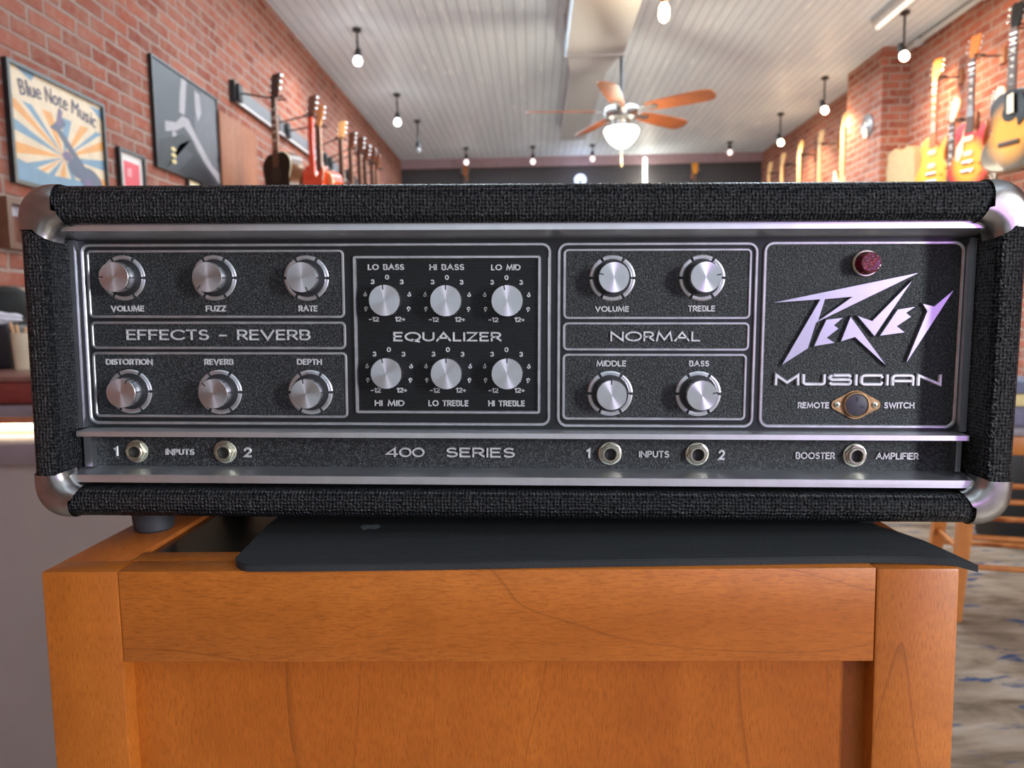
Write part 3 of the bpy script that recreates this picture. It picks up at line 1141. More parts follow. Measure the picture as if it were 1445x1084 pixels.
cpart(MB().box((cL, YCF, 0.02), (s1, YCF + .022, cz), 0, .0012), 'stile', M['maple_v'])
cpart(MB().box((s2, YCF, 0.02), (cR, YCF + .022, cz - .0005), 0, .0022), 'stile', M['maple_v'])
cpart(MB().box((s1 + .0003, YCF + .0004, zr), (s2 - .0003, YCF + .022, cz - .0002), 0, .0008), 'top_rail', M['maple_h'])
cpart(MB().box((s1, YCF, 0.08), (s2, YCF + .022, 0.14), 0, .001), 'bottom_rail', M['maple_h'])
cpart(MB().box((s1 - .01, YCF + .0125, 0.1), (s2 + .01, YCF + .019, zr + .01)), 'front_panel', mat_wood('honey_wood_panel', 'z', srgb(154, 78, 18), srgb(178, 98, 30), 0.8))
cpart(MB().box((cL, YCF + .022, .02), (cL + .02, YCF + DEP, cz - .0215)), 'side_panel', M['maple_v'])
cpart(MB().box((cR - .02, YCF + .022, .02), (cR, YCF + DEP, cz - .0215)), 'side_panel', M['maple_v'])
cpart(MB().box((cL + .02, YCF + DEP - .012, .02), (cR - .02, YCF + DEP, cz - .022)), 'back_panel', M['maple_v'])
iy0 = onZ(260, 778.5, cz).y
iu0 = onZ(204, 778.5, cz).x
cpart(MB().box((cL, YCF + .0222, cz - .0214), (iu0, YCF + DEP, cz), 0, .001), 'top_frame', M['maple_y'])
cpart(MB().box((iu0 + .0002, YCF + .0222, cz - .0214), (s2, iy0, cz - .0002), 0, .0008), 'top_frame', M['maple_h'])
cpart(MB().box((s2 + .0002, YCF + .0222, cz - .0214), (cR, YCF + DEP, cz - .0005), 0, .001), 'top_frame', M['maple_y'])
cpart(MB().box((iu0, YCF + DEP - .05, cz - .0214), (s2, YCF + DEP, cz - .0003), 0, .0008), 'top_frame', M['maple_h'])
cpart(MB().box((iu0 - .002, iy0 - .002, cz - .012), (s2 + .002, YCF + DEP - .048, cz - .0035)), 'inset_top', plain('dark_glossy_inset', (.012, .011, .008, 1), .22, 0, .3, 40), 'dark glossy inset in the top')

# ================================================================== FOAM MAT between them
mz = cz + .0046


def matp(px, py):
    p = onZ(px, py, mz)
    return Vector((p.x, p.y))


fr0 = matp(375, 742); fr1 = matp(332, 786)
outl = [Vector((fr0.x, .70)), Vector((fr0.x, fr0.y)), Vector((fr1.x, fr1.y))]
cr = matp(352, 797.5)
outl += [matp(333.5, 791), matp(340, 795.5), cr]
front = [(450, 797), (560, 795.5), (660, 794), (760, 792), (860, 790.5), (960, 789), (1060, 787.5), (1160, 786), (1240, 785), (1300, 786.5), (1345, 788.5), (1381, 790.5)]
outl += [matp(*p) for p in front]
br_ = matp(1240, 742)
outl += [matp(1300, 761), matp(1262, 748), br_, Vector((br_.x - .012, .70))]


def droop(p):
    over = max(0.0, p.x - cR)
    return mz - .3 * over


bm = bmesh.new()
top = [bm.verts.new((p.x, p.y, droop(p))) for p in outl]
bot = [bm.verts.new((p.x, p.y, droop(p) - .0046)) for p in outl]
n = len(outl)
for i in range(n):
    bm.faces.new((top[i], top[(i + 1) % n], bot[(i + 1) % n], bot[i]))
f1 = bm.faces.new(top); f2 = bm.faces.new(bot[::-1])
bmesh.ops.recalc_face_normals(bm, faces=bm.faces[:])
bmesh.ops.bevel(bm, geom=[e for e in bm.edges if abs(e.verts[0].co.z - e.verts[1].co.z) < .003 and len(e.link_faces) == 2 and (f1 in e.link_faces)], offset=.0008, segments=2, affect='EDGES')
bmesh.ops.triangulate(bm, faces=[f for f in bm.faces if len(f.verts) > 4])
foam = NT('charcoal_foam')
sc_ = foam.noise(foam.mapped((1, 30, 1)), 8, 3)
pt = foam.noise(foam.obj(), 700, 2)
foam.set(color=foam.ramp(sc_, [(.3, (.015, .017, .018, 1)), (.75, (.024, .027, .028, 1))]), rough=.75, spec=.35)
foam.bump(pt, .6, .0006)
mo = MB().bm(bm, 0, False)
fm = mo.build('foam_mat', foam.m)
sm = [matp(*q_) for q_ in ((508, 744), (514, 740.5), (524, 741), (533, 739.5), (537, 743), (530, 747), (520, 746), (513, 748))]
MB().prism([tuple(q_) for q_ in sm], lambda q_: Vector((q_[0], q_[1], mz + .00002)), lambda q_: Vector((q_[0], q_[1], mz + .00012))).build('chalk_smudge', plain('pale_chalk', srgb(92, 98, 100), .8, 0, .3, 300), fm)['label'] = 'pale smudge'
tag(fm, 'thin charcoal foam mat lying on the wooden cabinet top below the amplifier', 'mat')
# ================================================================== CEILING: duct, fan, lamps
galv = mat_brushed('galvanised_sheet', (.50, .53, .56, 1), .6, 'x', metal=.3)
zw, zn = ZC - .30, ZC - .17
d0 = onZ(799, 79, zw); d1 = onZ(879, 79, zw)
n0 = onZ(805, 106, zn); n1 = onZ(851, 112, zn)
ne = onZ(793, 198, zn)
duct = thing('air_duct', 'grey sheet-metal air duct running along the ceiling above the fan', 'air duct', (avg(d0.x, d1.x), 3.5, zw))


def frus(y0, a, y1, b):
    """box between two rectangles (x0, x1, z0, z1) at y0 and y1"""
    r = lambda y, q: [Vector((q[0], y, q[2])), Vector((q[1], y, q[2])), Vector((q[1], y, q[3])), Vector((q[0], y, q[3]))]
    return MB().loft([r(y0, a), r(y1, b)], 0, True)


ZD = ZC - .002
frus(-1.8, (d0.x, d1.x, zw, ZD), d0.y, (d0.x, d1.x, zw, ZD)).build('main_duct', galv, duct, True, 20)
frus(d0.y, (d0.x + .01, d1.x - .01, zw + .01, ZD), n0.y, (n0.x, n1.x, zn, ZD)).build('reducer', galv, duct, True, 20)
frus(n0.y, (n0.x, n1.x, zn, ZD), ne.y, (n0.x, n1.x, zn, ZD)).build('branch_duct', galv, duct, True, 20)
for yy in (1.2, 3.3, d0.y - .02):
    mb = MB()
    mb.box((d0.x - .012, yy, zw - .012), (d1.x + .012, yy + .03, zw)).box((d0.x - .012, yy, zw), (d0.x, yy + .03, ZD)).box((d1.x, yy, zw), (d1.x + .012, yy + .03, ZD))
    mb.build('joint_flange', galv, duct)

# ceiling fan
FY = 5.75
fc = onY(877, 160, FY)
fx, fz = fc.x, fc.z
fan = thing('ceiling_fan', 'five-bladed ceiling fan with a glowing glass bowl and wooden blades', 'ceiling fan', (fx, FY, fz))
bronze = plain('pewter_metal', (.30, .29, .28, 1), .32, 1.0)
walnut = mat_wood('walnut_blade', 'x', srgb(118, 58, 26), srgb(160, 90, 44), 1.0, .4, .2, .4)
MB().lathe((fx, FY, ZC), (0, 0, -1), [(0, .07), (.03, .065), (.07, .03)], 24).build('ceiling_canopy', bronze, fan)
MB().lathe((fx, FY, ZC - .05), (0, 0, -1), [(0, .013), (ZC - .05 - fz - .09, .013)], 12).build('down_rod', plain('dark_rod', (.05, .05, .055, 1), .4, .6), fan)
MB().lathe((fx, FY, fz + .10), (0, 0, -1), [(0, .03), (.03, .06), (.06, .125), (.10, .135), (.14, .12), (.155, .07), (.19, .07), (.20, .085), (.215, .085)], 32).build('motor_housing', bronze, fan)
for k in range(5):
    a = math.radians(-33 + 72 * k)
    ca_, sa_ = math.cos(a), math.sin(a)
    pitch = math.radians(-14)
    ol = [(.20, -.045), (.26, -.062), (.45, -.075), (.66, -.078), (.72, -.06), (.74, 0), (.72, .06), (.66, .078), (.45, .075), (.26, .062), (.20, .045)]

    def bp(p, l):
        x, y = p
        zz = y * math.sin(pitch) + l
        yy = y * math.cos(pitch)
        return Vector((fx + x * ca_ - yy * sa_, FY + x * sa_ + yy * ca_, fz + .015 + zz))
    bl = MB().prism(ol, lambda p: bp(p, .004), lambda p: bp(p, -.004)).build('fan_blade', walnut, fan)
    MB().prism([(.10, -.02), (.20, -.016), (.27, -.035), (.30, 0), (.27, .035), (.20, .016), (.10, .02)], lambda p: bp(p, -.004), lambda p: bp(p, -.010)).build('blade_iron', bronze, bl, True)
bowl = NT('frosted_lit_glass')
bowl.set(color=(1, .95, .82, 1), rough=.35, emit=(1.0, .93, .76, 1), estr=8.0)
MB().lathe((fx, FY, fz - .115), (0, 0, -1), [(0, .125), (.02, .135), (.045, .125), (.075, .11), (.11, .08), (.135, .045), (.145, .00001)], 32, 0, (True, False)).build('glass_bowl', bowl.m, fan)
MB().tube([(fx, FY, fz - .255), (fx, FY, fz - .40)], .004, 8).build('pull_chain', plain('brass_chain', (.6, .5, .3, 1), .4, .8), fan)


def point(name, loc, power, col, r=.035):
    d = bpy.data.lights.new(name, 'POINT')
    d.energy = power; d.color = col; d.shadow_soft_size = r
    o = bpy.data.objects.new(name, d)
    COL.objects.link(o)
    o.location = loc
    return o


WARM, COOLW = (1.0, .66, .34), (1.0, .93, .86)
point('fan_bulb_light', (fx, FY, fz - .33), 48, (1.0, .86, .64), .12)

cast = plain('black_lamp_metal', (.03, .03, .032, 1), .45, .3)
b_warm = emissive('warm_bulb_glass', (1.0, .86, .62, 1), 14)
b_cool = emissive('cool_bulb_glass', (.96, .98, 1.0, 1), 11)
b_dim = emissive('dim_bulb_glass', (1.0, .85, .82, 1), 1.3)
b_off = plain('unlit_bulb_glass', (.25, .24, .24, 1), .2)


def track_lamp(px, py, X=None, Y=None, bulb=None, label='', group=None, power=0, col=WARM, tilt=0.0, s=.78):
    p = onX(px, py, X) if X is not None else onY(px, py, Y)
    t = thing('ceiling_spotlight', label, 'ceiling lamp', (p.x, p.y, p.z), group)
    MB().lathe((p.x, p.y, ZC), (0, 0, -1), [(0, .035), (.02, .035), (.03, .012)], 16).build('ceiling_rose', cast, t)
    MB().tube([(p.x, p.y, ZC - .02), (p.x, p.y, p.z + .07)], .009, 8).build('stem', cast, t)
    ax = Vector((tilt, -.25, -1)).normalized()
    MB().lathe(Vector((p.x, p.y, p.z)) - ax * .085, ax, [(0, .018), (.02, .024), (.07, .030), (.075, .026)], 18).build('socket', cast, t)
    MB().lathe(Vector((p.x, p.y, p.z)) - ax * .015, ax, [(0, .022), (.015, .036 * s), (.035, .044 * s), (.055, .038 * s), (.068, .02 * s), (.072, .00001)], 20, 0, (True, False)).build('bulb', bulb, t)
    if power:
        point('bulb_glow', Vector((p.x, p.y, p.z)) + ax * .10, power * .08, col, .06)
        d = bpy.data.lights.new('lamp_light', 'SPOT')
        d.energy = power * 1.3; d.color = col; d.shadow_soft_size = .04; d.spot_size = math.radians(150); d.spot_blend = .8
        o = bpy.data.objects.new('lamp_light', d)
        COL.objects.link(o)
        o.location = Vector((p.x, p.y, p.z)) + ax * .09
        o.rotation_euler = Vector((tilt * 2 if p.x > 0 else -.5, 0, -1)).to_track_quat('-Z', 'Y').to_euler()
    return t


GRP = 'spotlights hanging from the ceiling'
track_lamp(505, 83, X=-1.35, bulb=b_cool, label='lit white spotlight nearest the camera above the left guitar wall', group=GRP, power=16, col=COOLW)
track_lamp(561, 170, X=-1.35, bulb=b_cool, label='lit white spotlight farther back above the left guitar wall', group=GRP, power=16, col=COOLW)
track_lamp(590, 210, X=-1.30, bulb=b_off, label='small dark unlit spotlight in the far left ceiling corner', group=GRP, s=.7)
track_lamp(1275, 76, X=2.86, bulb=b_warm, label='lit warm spotlight beside the brick pier on the right', group=GRP, power=44, tilt=.25)
track_lamp(1163, 153, X=2.86, bulb=b_warm, label='lit warm spotlight midway along the right guitar wall', group=GRP, power=44, tilt=.25)
track_lamp(1101, 199, X=2.86, bulb=b_warm, label='lit warm spotlight at the far end of the right guitar wall', group=GRP, power=40, tilt=.25)
track_lamp(658, 227, Y=9.9, bulb=b_dim, label='dim spotlight above the slotted guitar headstock on the back wall', group=GRP, power=5, col=COOLW)
track_lamp(752, 226, Y=9.9, bulb=b_dim, label='dim spotlight on the back wall row left of the air duct end', group=GRP, power=5, col=COOLW)
track_lamp(836, 222, Y=9.9, bulb=b_dim, label='dim pinkish spotlight behind the ceiling fan bowl', group=GRP, power=5, col=COOLW)
track_lamp(1030, 213, Y=9.9, bulb=b_dim, label='dim spotlight at the right end of the back wall row', group=GRP, power=5, col=WARM)
# spotlight above the frame washing the near right wall
sd = bpy.data.lights.new('near_wall_spot', 'SPOT')
sd.energy = 45; sd.color = WARM; sd.spot_size = math.radians(75); sd.spot_blend = .7; sd.shadow_soft_size = .04
so_ = bpy.data.objects.new('near_wall_spot', sd)
COL.objects.link(so_)
so_.location = (2.55, 4.6, ZC - .12)
so_.rotation_euler = (Vector((3.28, 5.2, H + 1.55)) - Vector(so_.location)).to_track_quat('-Z', 'Y').to_euler()

# pendant bulb
pb = onY(937, 17, 4.5)
pen = thing('pendant_bulb', 'glowing warm filament bulb hanging from the ceiling near the top of the frame', 'pendant lamp', pb)
MB().lathe(pb + Vector((0, 0, .055)), (0, 0, -1), [(0, .014), (.012, .02), (.03, .03), (.075, .032), (.10, .024), (.115, .00001)], 20, 0, (True, False)).build('bulb', emissive('filament_bulb', (1.0, .78, .5, 1), 9), pen)
MB().lathe(pb + Vector((0, 0, .11)), (0, 0, -1), [(0, .012), (.01, .02), (.06, .02)], 18).build('socket', plain('brass_socket', srgb(150, 100, 50), .35, .8), pen)
MB().tube([pb + Vector((0, 0, .10)), (pb.x, pb.y, ZC)], .004, 8).build('cord', M['black'], pen)
point('pendant_light', pb - Vector((0, 0, .12)), 16, WARM, .04)

# fluorescent fitting, conduit
fe = onZ(1237, 40, ZC - .07)
fl_ = thing('strip_light_fitting', 'long white strip light fitting on the ceiling at the upper right', 'strip light', (fe.x, fe.y - .7, ZC))
MB().box((fe.x - .045, fe.y - 1.35, ZC - .05), (fe.x + .045, fe.y, ZC), 0, .006).build('housing', plain('white_enamel', (.42, .42, .44, 1), .4), fl_)
MB().lathe((fe.x, fe.y - .02, ZC - .07), (0, -1, 0), [(0, .019), (1.31, .019)], 16).build('tube', emissive('fluorescent_tube', (1.0, .93, .85, 1), .7), fl_)
pa = onZ(1372, 6, ZC - .05)
cn = MB().tube([(XR - .05, 2.0, ZC - .05), (XR - .05, 6.5, ZC - .05)], .022, 12)
for yy in (3.2, 4.4, 5.4, 6.3):
    cn.lathe((XR - .05, yy, ZC - .05), (0, 1, 0), [(0, .034), (.05, .034)], 12)
tag(cn.build('conduit_pipe', galv), 'silver conduit pipe running along the top of the right brick wall', 'pipe')

# ================================================================== LEFT WALL: pictures, board, guitar rail
PX = XL


def wall_frame(name, label, cat, y0, y1, z0, z1, fw, mat_f, depth=.022, group=None):
    t = thing(name, label, cat, (PX + depth / 2, (y0 + y1) / 2, z0), group)
    mb = MB()
    mb.box((PX + .0005, y0, z0), (PX + depth, y0 + fw, z1)).box((PX + .0005, y1 - fw, z0), (PX + depth, y1, z1))
    mb.box((PX + .0005, y0 + fw, z0), (PX + depth, y1 - fw, z0 + fw)).box((PX + .0005, y0 + fw, z1 - fw), (PX + depth, y1 - fw, z1))
    mb.build('frame', mat_f, t)
    return t


def print_layer(mb, polys, x, y0, y1, z0, z1, mi):
    """flat printed shapes; s,t in 0..1 over the sheet"""
    for k, pl in enumerate(polys):
        vs = [Vector((x + k * .00002, y0 + s * (y1 - y0), z0 + t * (z1 - z0))) for s, t in pl]
        bm = bmesh.new()
        bv = [bm.verts.new(v) for v in vs]
        bm.faces.new(bv)
        bmesh.ops.triangulate(bm, faces=bm.faces[:], ngon_method='EAR_CLIP')
        mb.bm(bm, mi, False)


def ell(cx, cy, rx, ry, n=20, rot=0):
    c, s = math.cos(rot), math.sin(rot)
    return [(cx + rx * math.cos(2 * PI * k / n) * c - ry * math.sin(2 * PI * k / n) * s, cy + rx * math.cos(2 * PI * k / n) * s + ry * math.sin(2 * PI * k / n) * c) for k in range(n)]


def gloss(name, col):
    return plain(name, col, .42, 0, .1, 14, .25, 0)


fblack = plain('black_frame_paint', (.012, .012, .012, 1), .35)
# music poster
a = onX(8, 79, PX + .02); b = onX(147, 148, PX + .02); c = onX(16, 256, PX + .02)
y0, y1, z0, z1 = a.y, b.y, c.z, avg(a.z, b.z)
po = wall_frame('framed_poster', 'black-framed cream and blue music poster on the left brick wall', 'poster', y0, y1, z0, z1, .014, fblack)
fw = .014
Y0, Y1, Z0, Z1 = y0 + fw, y1 - fw, z0 + fw, z1 - fw
mb = MB()
print_layer(mb, [[(0, 0), (1, 0), (1, 1), (0, 1)]], PX + .0100, Y0, Y1, Z0, Z1, 0)
rays_o, rays_b = [], []
for k in range(18):
    a0, a1 = math.radians(k * 20), math.radians(k * 20 + 10)
    q = []
    for aa_ in (a0, a1):
        q.append((min(1, max(0, .52 + .62 * math.cos(aa_))), min(.72, max(0, .34 + .62 * math.sin(aa_)))))
    (rays_o if k % 2 else rays_b).append([(.52, .34), q[0], q[1]])
print_layer(mb, rays_o, PX + .0102, Y0, Y1, Z0, Z1, 1)
print_layer(mb, rays_b, PX + .0102, Y0, Y1, Z0, Z1, 2)
print_layer(mb, [[(0, 0), (1, 0), (1, .10), (.7, .16), (.35, .13), (0, .20)], [(.86, .96), (1, .86), (1, .97)], [(.08, 1), (.22, .93), (.26, 1)]], PX + .0106, Y0, Y1, Z0, Z1, 2)
# a guitar drawn across the sheet and a dark tuning-head shape
print_layer(mb, [[(.42, .60), (.48, .62), (.78, .28), (.72, .24)], ell(.82, .18, .16, .12, 20, -.6), ell(.66, .27, .11, .09, 20, -.6), [(.38, .58), (.52, .72), (.56, .66), (.46, .56)]], PX + .0109, Y0, Y1, Z0, Z1, 3)
print_layer(mb, [ell(.55, .36, .05, .045), ell(.78, .16, .05, .045), [(.45, .62), (.49, .80), (.53, .78), (.50, .62)]], PX + .0112, Y0, Y1, Z0, Z1, 4)
psheet = mb.build('poster_print', [gloss('poster_cream', srgb(224, 202, 172)), gloss('poster_orange', srgb(226, 160, 92)), gloss('poster_blue', srgb(120, 150, 172)), gloss('poster_slate', srgb(96, 104, 122)), gloss('poster_plum', srgb(120, 104, 136))], po)


def font_mesh(s, size, to3):
    cu = bpy.data.curves.new('tmp_text', 'FONT')
    cu.body = s
    cu.size = size
    ob = bpy.data.objects.new('tmp_text', cu)
    COL.objects.link(ob)
    bpy.context.view_layer.update()
    me = ob.evaluated_get(bpy.context.evaluated_depsgraph_get()).to_mesh()
    vs = [to3(v.co.x, v.co.y) for v in me.vertices]
    fs = [list(p.vertices) for p in me.polygons]
    xs = [v.co.x for v in me.vertices]
    wid = max(xs) if xs else size * .3
    ob.evaluated_get(bpy.context.evaluated_depsgraph_get()).to_mesh_clear()
    bpy.data.objects.remove(ob)
    bpy.data.curves.remove(cu)
    return vs, fs, wid


# arched title set letter by letter
mb = MB()
W_, H_ = Y1 - Y0, Z1 - Z0
title = 'Blue Note Music'
adv = [.66, .30, .62, .58, .32, .78, .62, .42, .58, .32, .92, .62, .52, .28, .55]
tot = sum(adv)
sz = .082
x = 0
for chh, ad in zip(title, adv):
    s = .10 + .82 * (x + ad * .5) / tot
    x += ad
    if chh == ' ':
        continue
    bow = .88 - .30 * (s - .48) ** 2 - .07
    tilt = -.60 * (s - .48)
    cw = ad * .82 * W_ / tot
    ct, st = math.cos(tilt), math.sin(tilt)

    def t3(u, v, s=s, bow=bow, ct=ct, st=st, cw=cw):
        u -= cw * .5
        return Vector((PX + .0116, Y0 + s * W_ + u * ct - v * st * 1.0, Z0 + bow * H_ + u * st + v * ct))
    vs, fs, wd_ = font_mesh(chh, sz * 1.0, lambda u, v: Vector((u, v, 0)))
    k = min(1.2, cw * .92 / max(wd_, 1e-4))
    for dx in (-.0008, .0008):
        mb.add([t3(v.x * k + dx, v.y) + Vector((.00002 * (dx > 0), 0, 0)) for v in vs], fs, 0, False)
mb.build('title_lettering', gloss('poster_ink', srgb(58, 58, 92)), psheet)

# small red print
a = onX(168, 208, PX + .02); b = onX(204.5, 220, PX + .02)
z1 = avg(a.z, b.z)
rp = wall_frame('framed_print', 'small black-framed red and white print between the two large pictures', 'picture', a.y, b.y, z1 - .30, z1, .013, fblack)
mb = MB()
print_layer(mb, [[(0, 0), (1, 0), (1, 1), (0, 1)]], PX + .010, a.y + .013, b.y - .013, z1 - .287, z1 - .013, 0)
print_layer(mb, [[(.17, .12), (.86, .12), (.86, .87), (.17, .87)]], PX + .0104, a.y + .013, b.y - .013, z1 - .287, z1 - .013, 1)
print_layer(mb, [[(.3, .40 - k * .08), (.72, .40 - k * .08), (.72, .43 - k * .08), (.3, .43 - k * .08)] for k in range(3)] + [[(.3, .62), (.5, .62), (.5, .78), (.3, .74)]], PX + .0108, a.y + .013, b.y - .013, z1 - .287, z1 - .013, 2)
mb.build('print_sheet', [gloss('mat_white', srgb(222, 214, 210)), gloss('print_red', srgb(214, 84, 96)), gloss('print_pink', srgb(226, 150, 156))], rp)

# large black and white photograph (generic horn player)
a = onX(213, 76, PX + .02); b = onX(306, 138, PX + .02); c = onX(226, 236, PX + .02)
z1 = avg(a.z, b.z)
bp_ = wall_frame('framed_photograph', 'large black and white photograph of a musician with a horn on the left wall', 'picture', a.y, b.y, c.z, z1, .008, fblack)
mb = MB()
ar = (a.y + .008, b.y - .008, c.z + .008, z1 - .008)
print_layer(mb, [[(0, 0), (1, 0), (1, 1), (0, 1)]], PX + .0150, *ar, 0)
print_layer(mb, [[(.58, .30), (.92, .25), (1, .4), (1, .97), (.74, .97), (.66, .86), (.60, .62)], [(.80, .2), (1, .1), (1, .3), (.86, .36)]], PX + .0154, *ar, 1)
print_layer(mb, [[(.42, .98), (.50, .98), (.47, .80), (.44, .62), (.36, .62), (.38, .80)], [(.62, .94), (.70, .93), (.72, .74), (.66, .64), (.62, .74)],
                 [(.14, .36), (.30, .42), (.42, .50), (.52, .44), (.72, .24), (1, .06), (1, .18), (.86, .24), (.62, .46), (.50, .60), (.40, .60), (.30, .50), (.14, .46)],
                 [(.20, .12), (.27, .12), (.30, .40), (.24, .40)]], PX + .0158, *ar, 2)
print_layer(mb, [[(.0, .0), (.12, .0), (.34, .30), (.56, .26), (.30, .02), (.60, .0), (.98, .0), (.70, .22), (.52, .40), (.40, .42), (.24, .34), (.06, .26)]], PX + .0162, *ar, 3)
print_layer(mb, [ell(.24 + .0 * k, .10 + .06 * k, .035, .02, 12) for k in range(3)], PX + .0166, *ar, 4)
mb.build('photo_sheet', [gloss('photo_dark', srgb(56, 54, 62)), gloss('photo_mid', srgb(88, 84, 90)), gloss('photo_light', srgb(150, 142, 146)), gloss('photo_black', srgb(32, 31, 37)), gloss('photo_gold', srgb(214, 190, 130))], bp_)

# tiny print peeking over the amplifier below the photograph
a = onX(266, 250, PX + .02); b = onX(281, 255, PX + .02)
tp = wall_frame('framed_print', 'tiny blue and cream print hanging just below the large photograph', 'picture', a.y, a.y + .16, a.z - .2, a.z, .008, plain('thin_dark_frame', (.03, .025, .02, 1), .4))
mb = MB()
print_layer(mb, [[(0, 0), (1, 0), (1, 1), (0, 1)]], PX + .010, a.y + .008, a.y + .152, a.z - .192, a.z - .008, 0)
print_layer(mb, [[(.1, .3), (.9, .3), (.9, .85), (.1, .85)]], PX + .0104, a.y + .008, a.y + .152, a.z - .192, a.z - .008, 1)
mb.build('print_sheet', [gloss('tiny_cream', srgb(222, 206, 170)), gloss('tiny_blue', srgb(150, 176, 206))], tp)
# wooden box frame at far left
a = onX(9, 276, PX + .04); b = onX(31, 284, PX + .04); c = onX(14, 350, PX + .04)
wf = wall_frame('wooden_box_frame', 'narrow brown wooden frame on the brick wall left of the amplifier corner', 'picture', a.y, b.y + .05, c.z, a.z, .022, plain('brown_frame_wood', srgb(96, 62, 46), .4), .04)
mb = MB()
print_layer(mb, [[(0, 0), (1, 0), (1, 1), (0, 1)]], PX + .012, a.y + .022, b.y + .028, c.z + .022, a.z - .022, 0)
print_layer(mb, [[(.05, .72), (.95, .72), (.95, .97), (.05, .97)]], PX + .0124, a.y + .022, b.y + .028, c.z + .022, a.z - .022, 1)  # pale band painted as light falling on the top of the picture
mb.build('print_sheet', [gloss('box_brown', srgb(132, 90, 76)), gloss('box_lit_top', srgb(196, 194, 206))], wf)
# brown board
a = onX(309, 142, PX + .03); b = onX(362, 200, PX + .03)
bd = MB().box((PX + .001, a.y, H - .2), (PX + .03, b.y, avg(a.z, b.z)), 0, .003)
tag(bd.build('wall_board', mat_wood('brown_ply', 'z', srgb(140, 84, 56), srgb(170, 108, 76), 1, .6, 0, .3)), 'plain brown board fixed to the left wall beside the black guitar', 'board')

# guitar rail
ra = onX(331, 118, PX + .03); rb = onX(333, 142, PX + .03)
rail = thing('guitar_rail', 'long grey slatted rail with hooks on the left brick wall', 'guitar rail', (PX, 7, rb.z))
grey = plain('slate_grey_paint', srgb(104, 104, 110), .55)
MB().box((PX + .001, ra.y, rb.z), (PX + .025, 10.0, ra.z)).build('slat_board', grey, rail)
MB().box((PX + .025, ra.y, rb.z - .006), (PX + .032, 10.0, rb.z + .012)).build('lower_lip', plain('pale_grey_lip', srgb(190, 184, 184), .5), rail)
MB().box((PX + .001, ra.y - .02, rb.z - .01), (PX + .036, ra.y, ra.z + .02)).build('end_cap', M['black'], rail)

# ================================================================== GUITARS
AC = [(0, .03), (-.005, .085), (-.05, .138), (-.11, .142), (-.18, .118), (-.25, .135), (-.33, .19), (-.40, .197), (-.455, .16), (-.487, .08)]
ACOUSTIC = [(x, z) for z, x in AC] + [(0, -.491)] + [(-x, z) for z, x in AC[::-1]]
SINGLECUT = [(-.03, .005), (-.09, -.005), (-.118, -.04), (-.114, -.09), (-.10, -.14), (-.115, -.2), (-.155, -.27), (-.165, -.33), (-.138, -.39), (-.07, -.432), (0, -.44),
             (.07, -.432), (.138, -.39), (.165, -.33), (.155, -.27), (.115, -.2), (.10, -.15), (.112, -.10), (.125, -.055), (.115, -.02), (.095, -.035), (.085, -.065), (.055, -.085), (.034, -.07)]
DOUBLECUT = [(-.03, -.05), (-.055, -.04), (-.075, .02), (-.10, .06), (-.122, .045), (-.130, -.02), (-.115, -.10), (-.103, -.155), (-.125, -.22), (-.158, -.30), (-.14, -.37), (-.06, -.415),
             (.05, -.41), (.13, -.36), (.158, -.28), (.13, -.2), (.106, -.14), (.118, -.07), (.125, -.01), (.108, .02), (.085, -.01), (.06, -.06), (.034, -.075)]
_gm = {}


def burst(name, mid, rim, cz_, rx=.17, rz=.24, e0=.55, e1=.95):
    if name in _gm:
        return _gm[name]
    t = NT(name)
    mp = t.n('ShaderNodeMapping')
    mp.inputs['Scale'].default_value = (1 / rx, .001, 1 / rz)
    mp.inputs['Location'].default_value = (0, 0, -cz_ / rz)
    t.l(t.obj(), mp.inputs[0])
    ln = t.n('ShaderNodeVectorMath', operation='LENGTH')
    t.l(mp.outputs[0], ln.inputs[0])
    t.set(color=t.ramp(ln.outputs['Value'], [(e0, mid), (e1, rim)]), rough=.32, coat=.2)
    _gm[name] = t.m
    return t.m


def paint(name, col, rough=.18):
    return plain(name, col, rough, 0, .06, 12, .5, .5)


g_neck = plain('neck_mahogany', srgb(150, 92, 52), .4)
g_maple = plain('neck_maple', srgb(206, 160, 104), .4)
g_board = plain('rosewood_board', srgb(74, 48, 36), .5)
g_mboard = plain('maple_board', srgb(222, 178, 118), .4)
g_metal = plain('chrome', (.75, .75, .75, 1), .15, 1.0)
g_cream = plain('cream_plastic', srgb(226, 208, 170), .4)
g_dot = plain('pearl_inlay', srgb(236, 230, 216), .3)


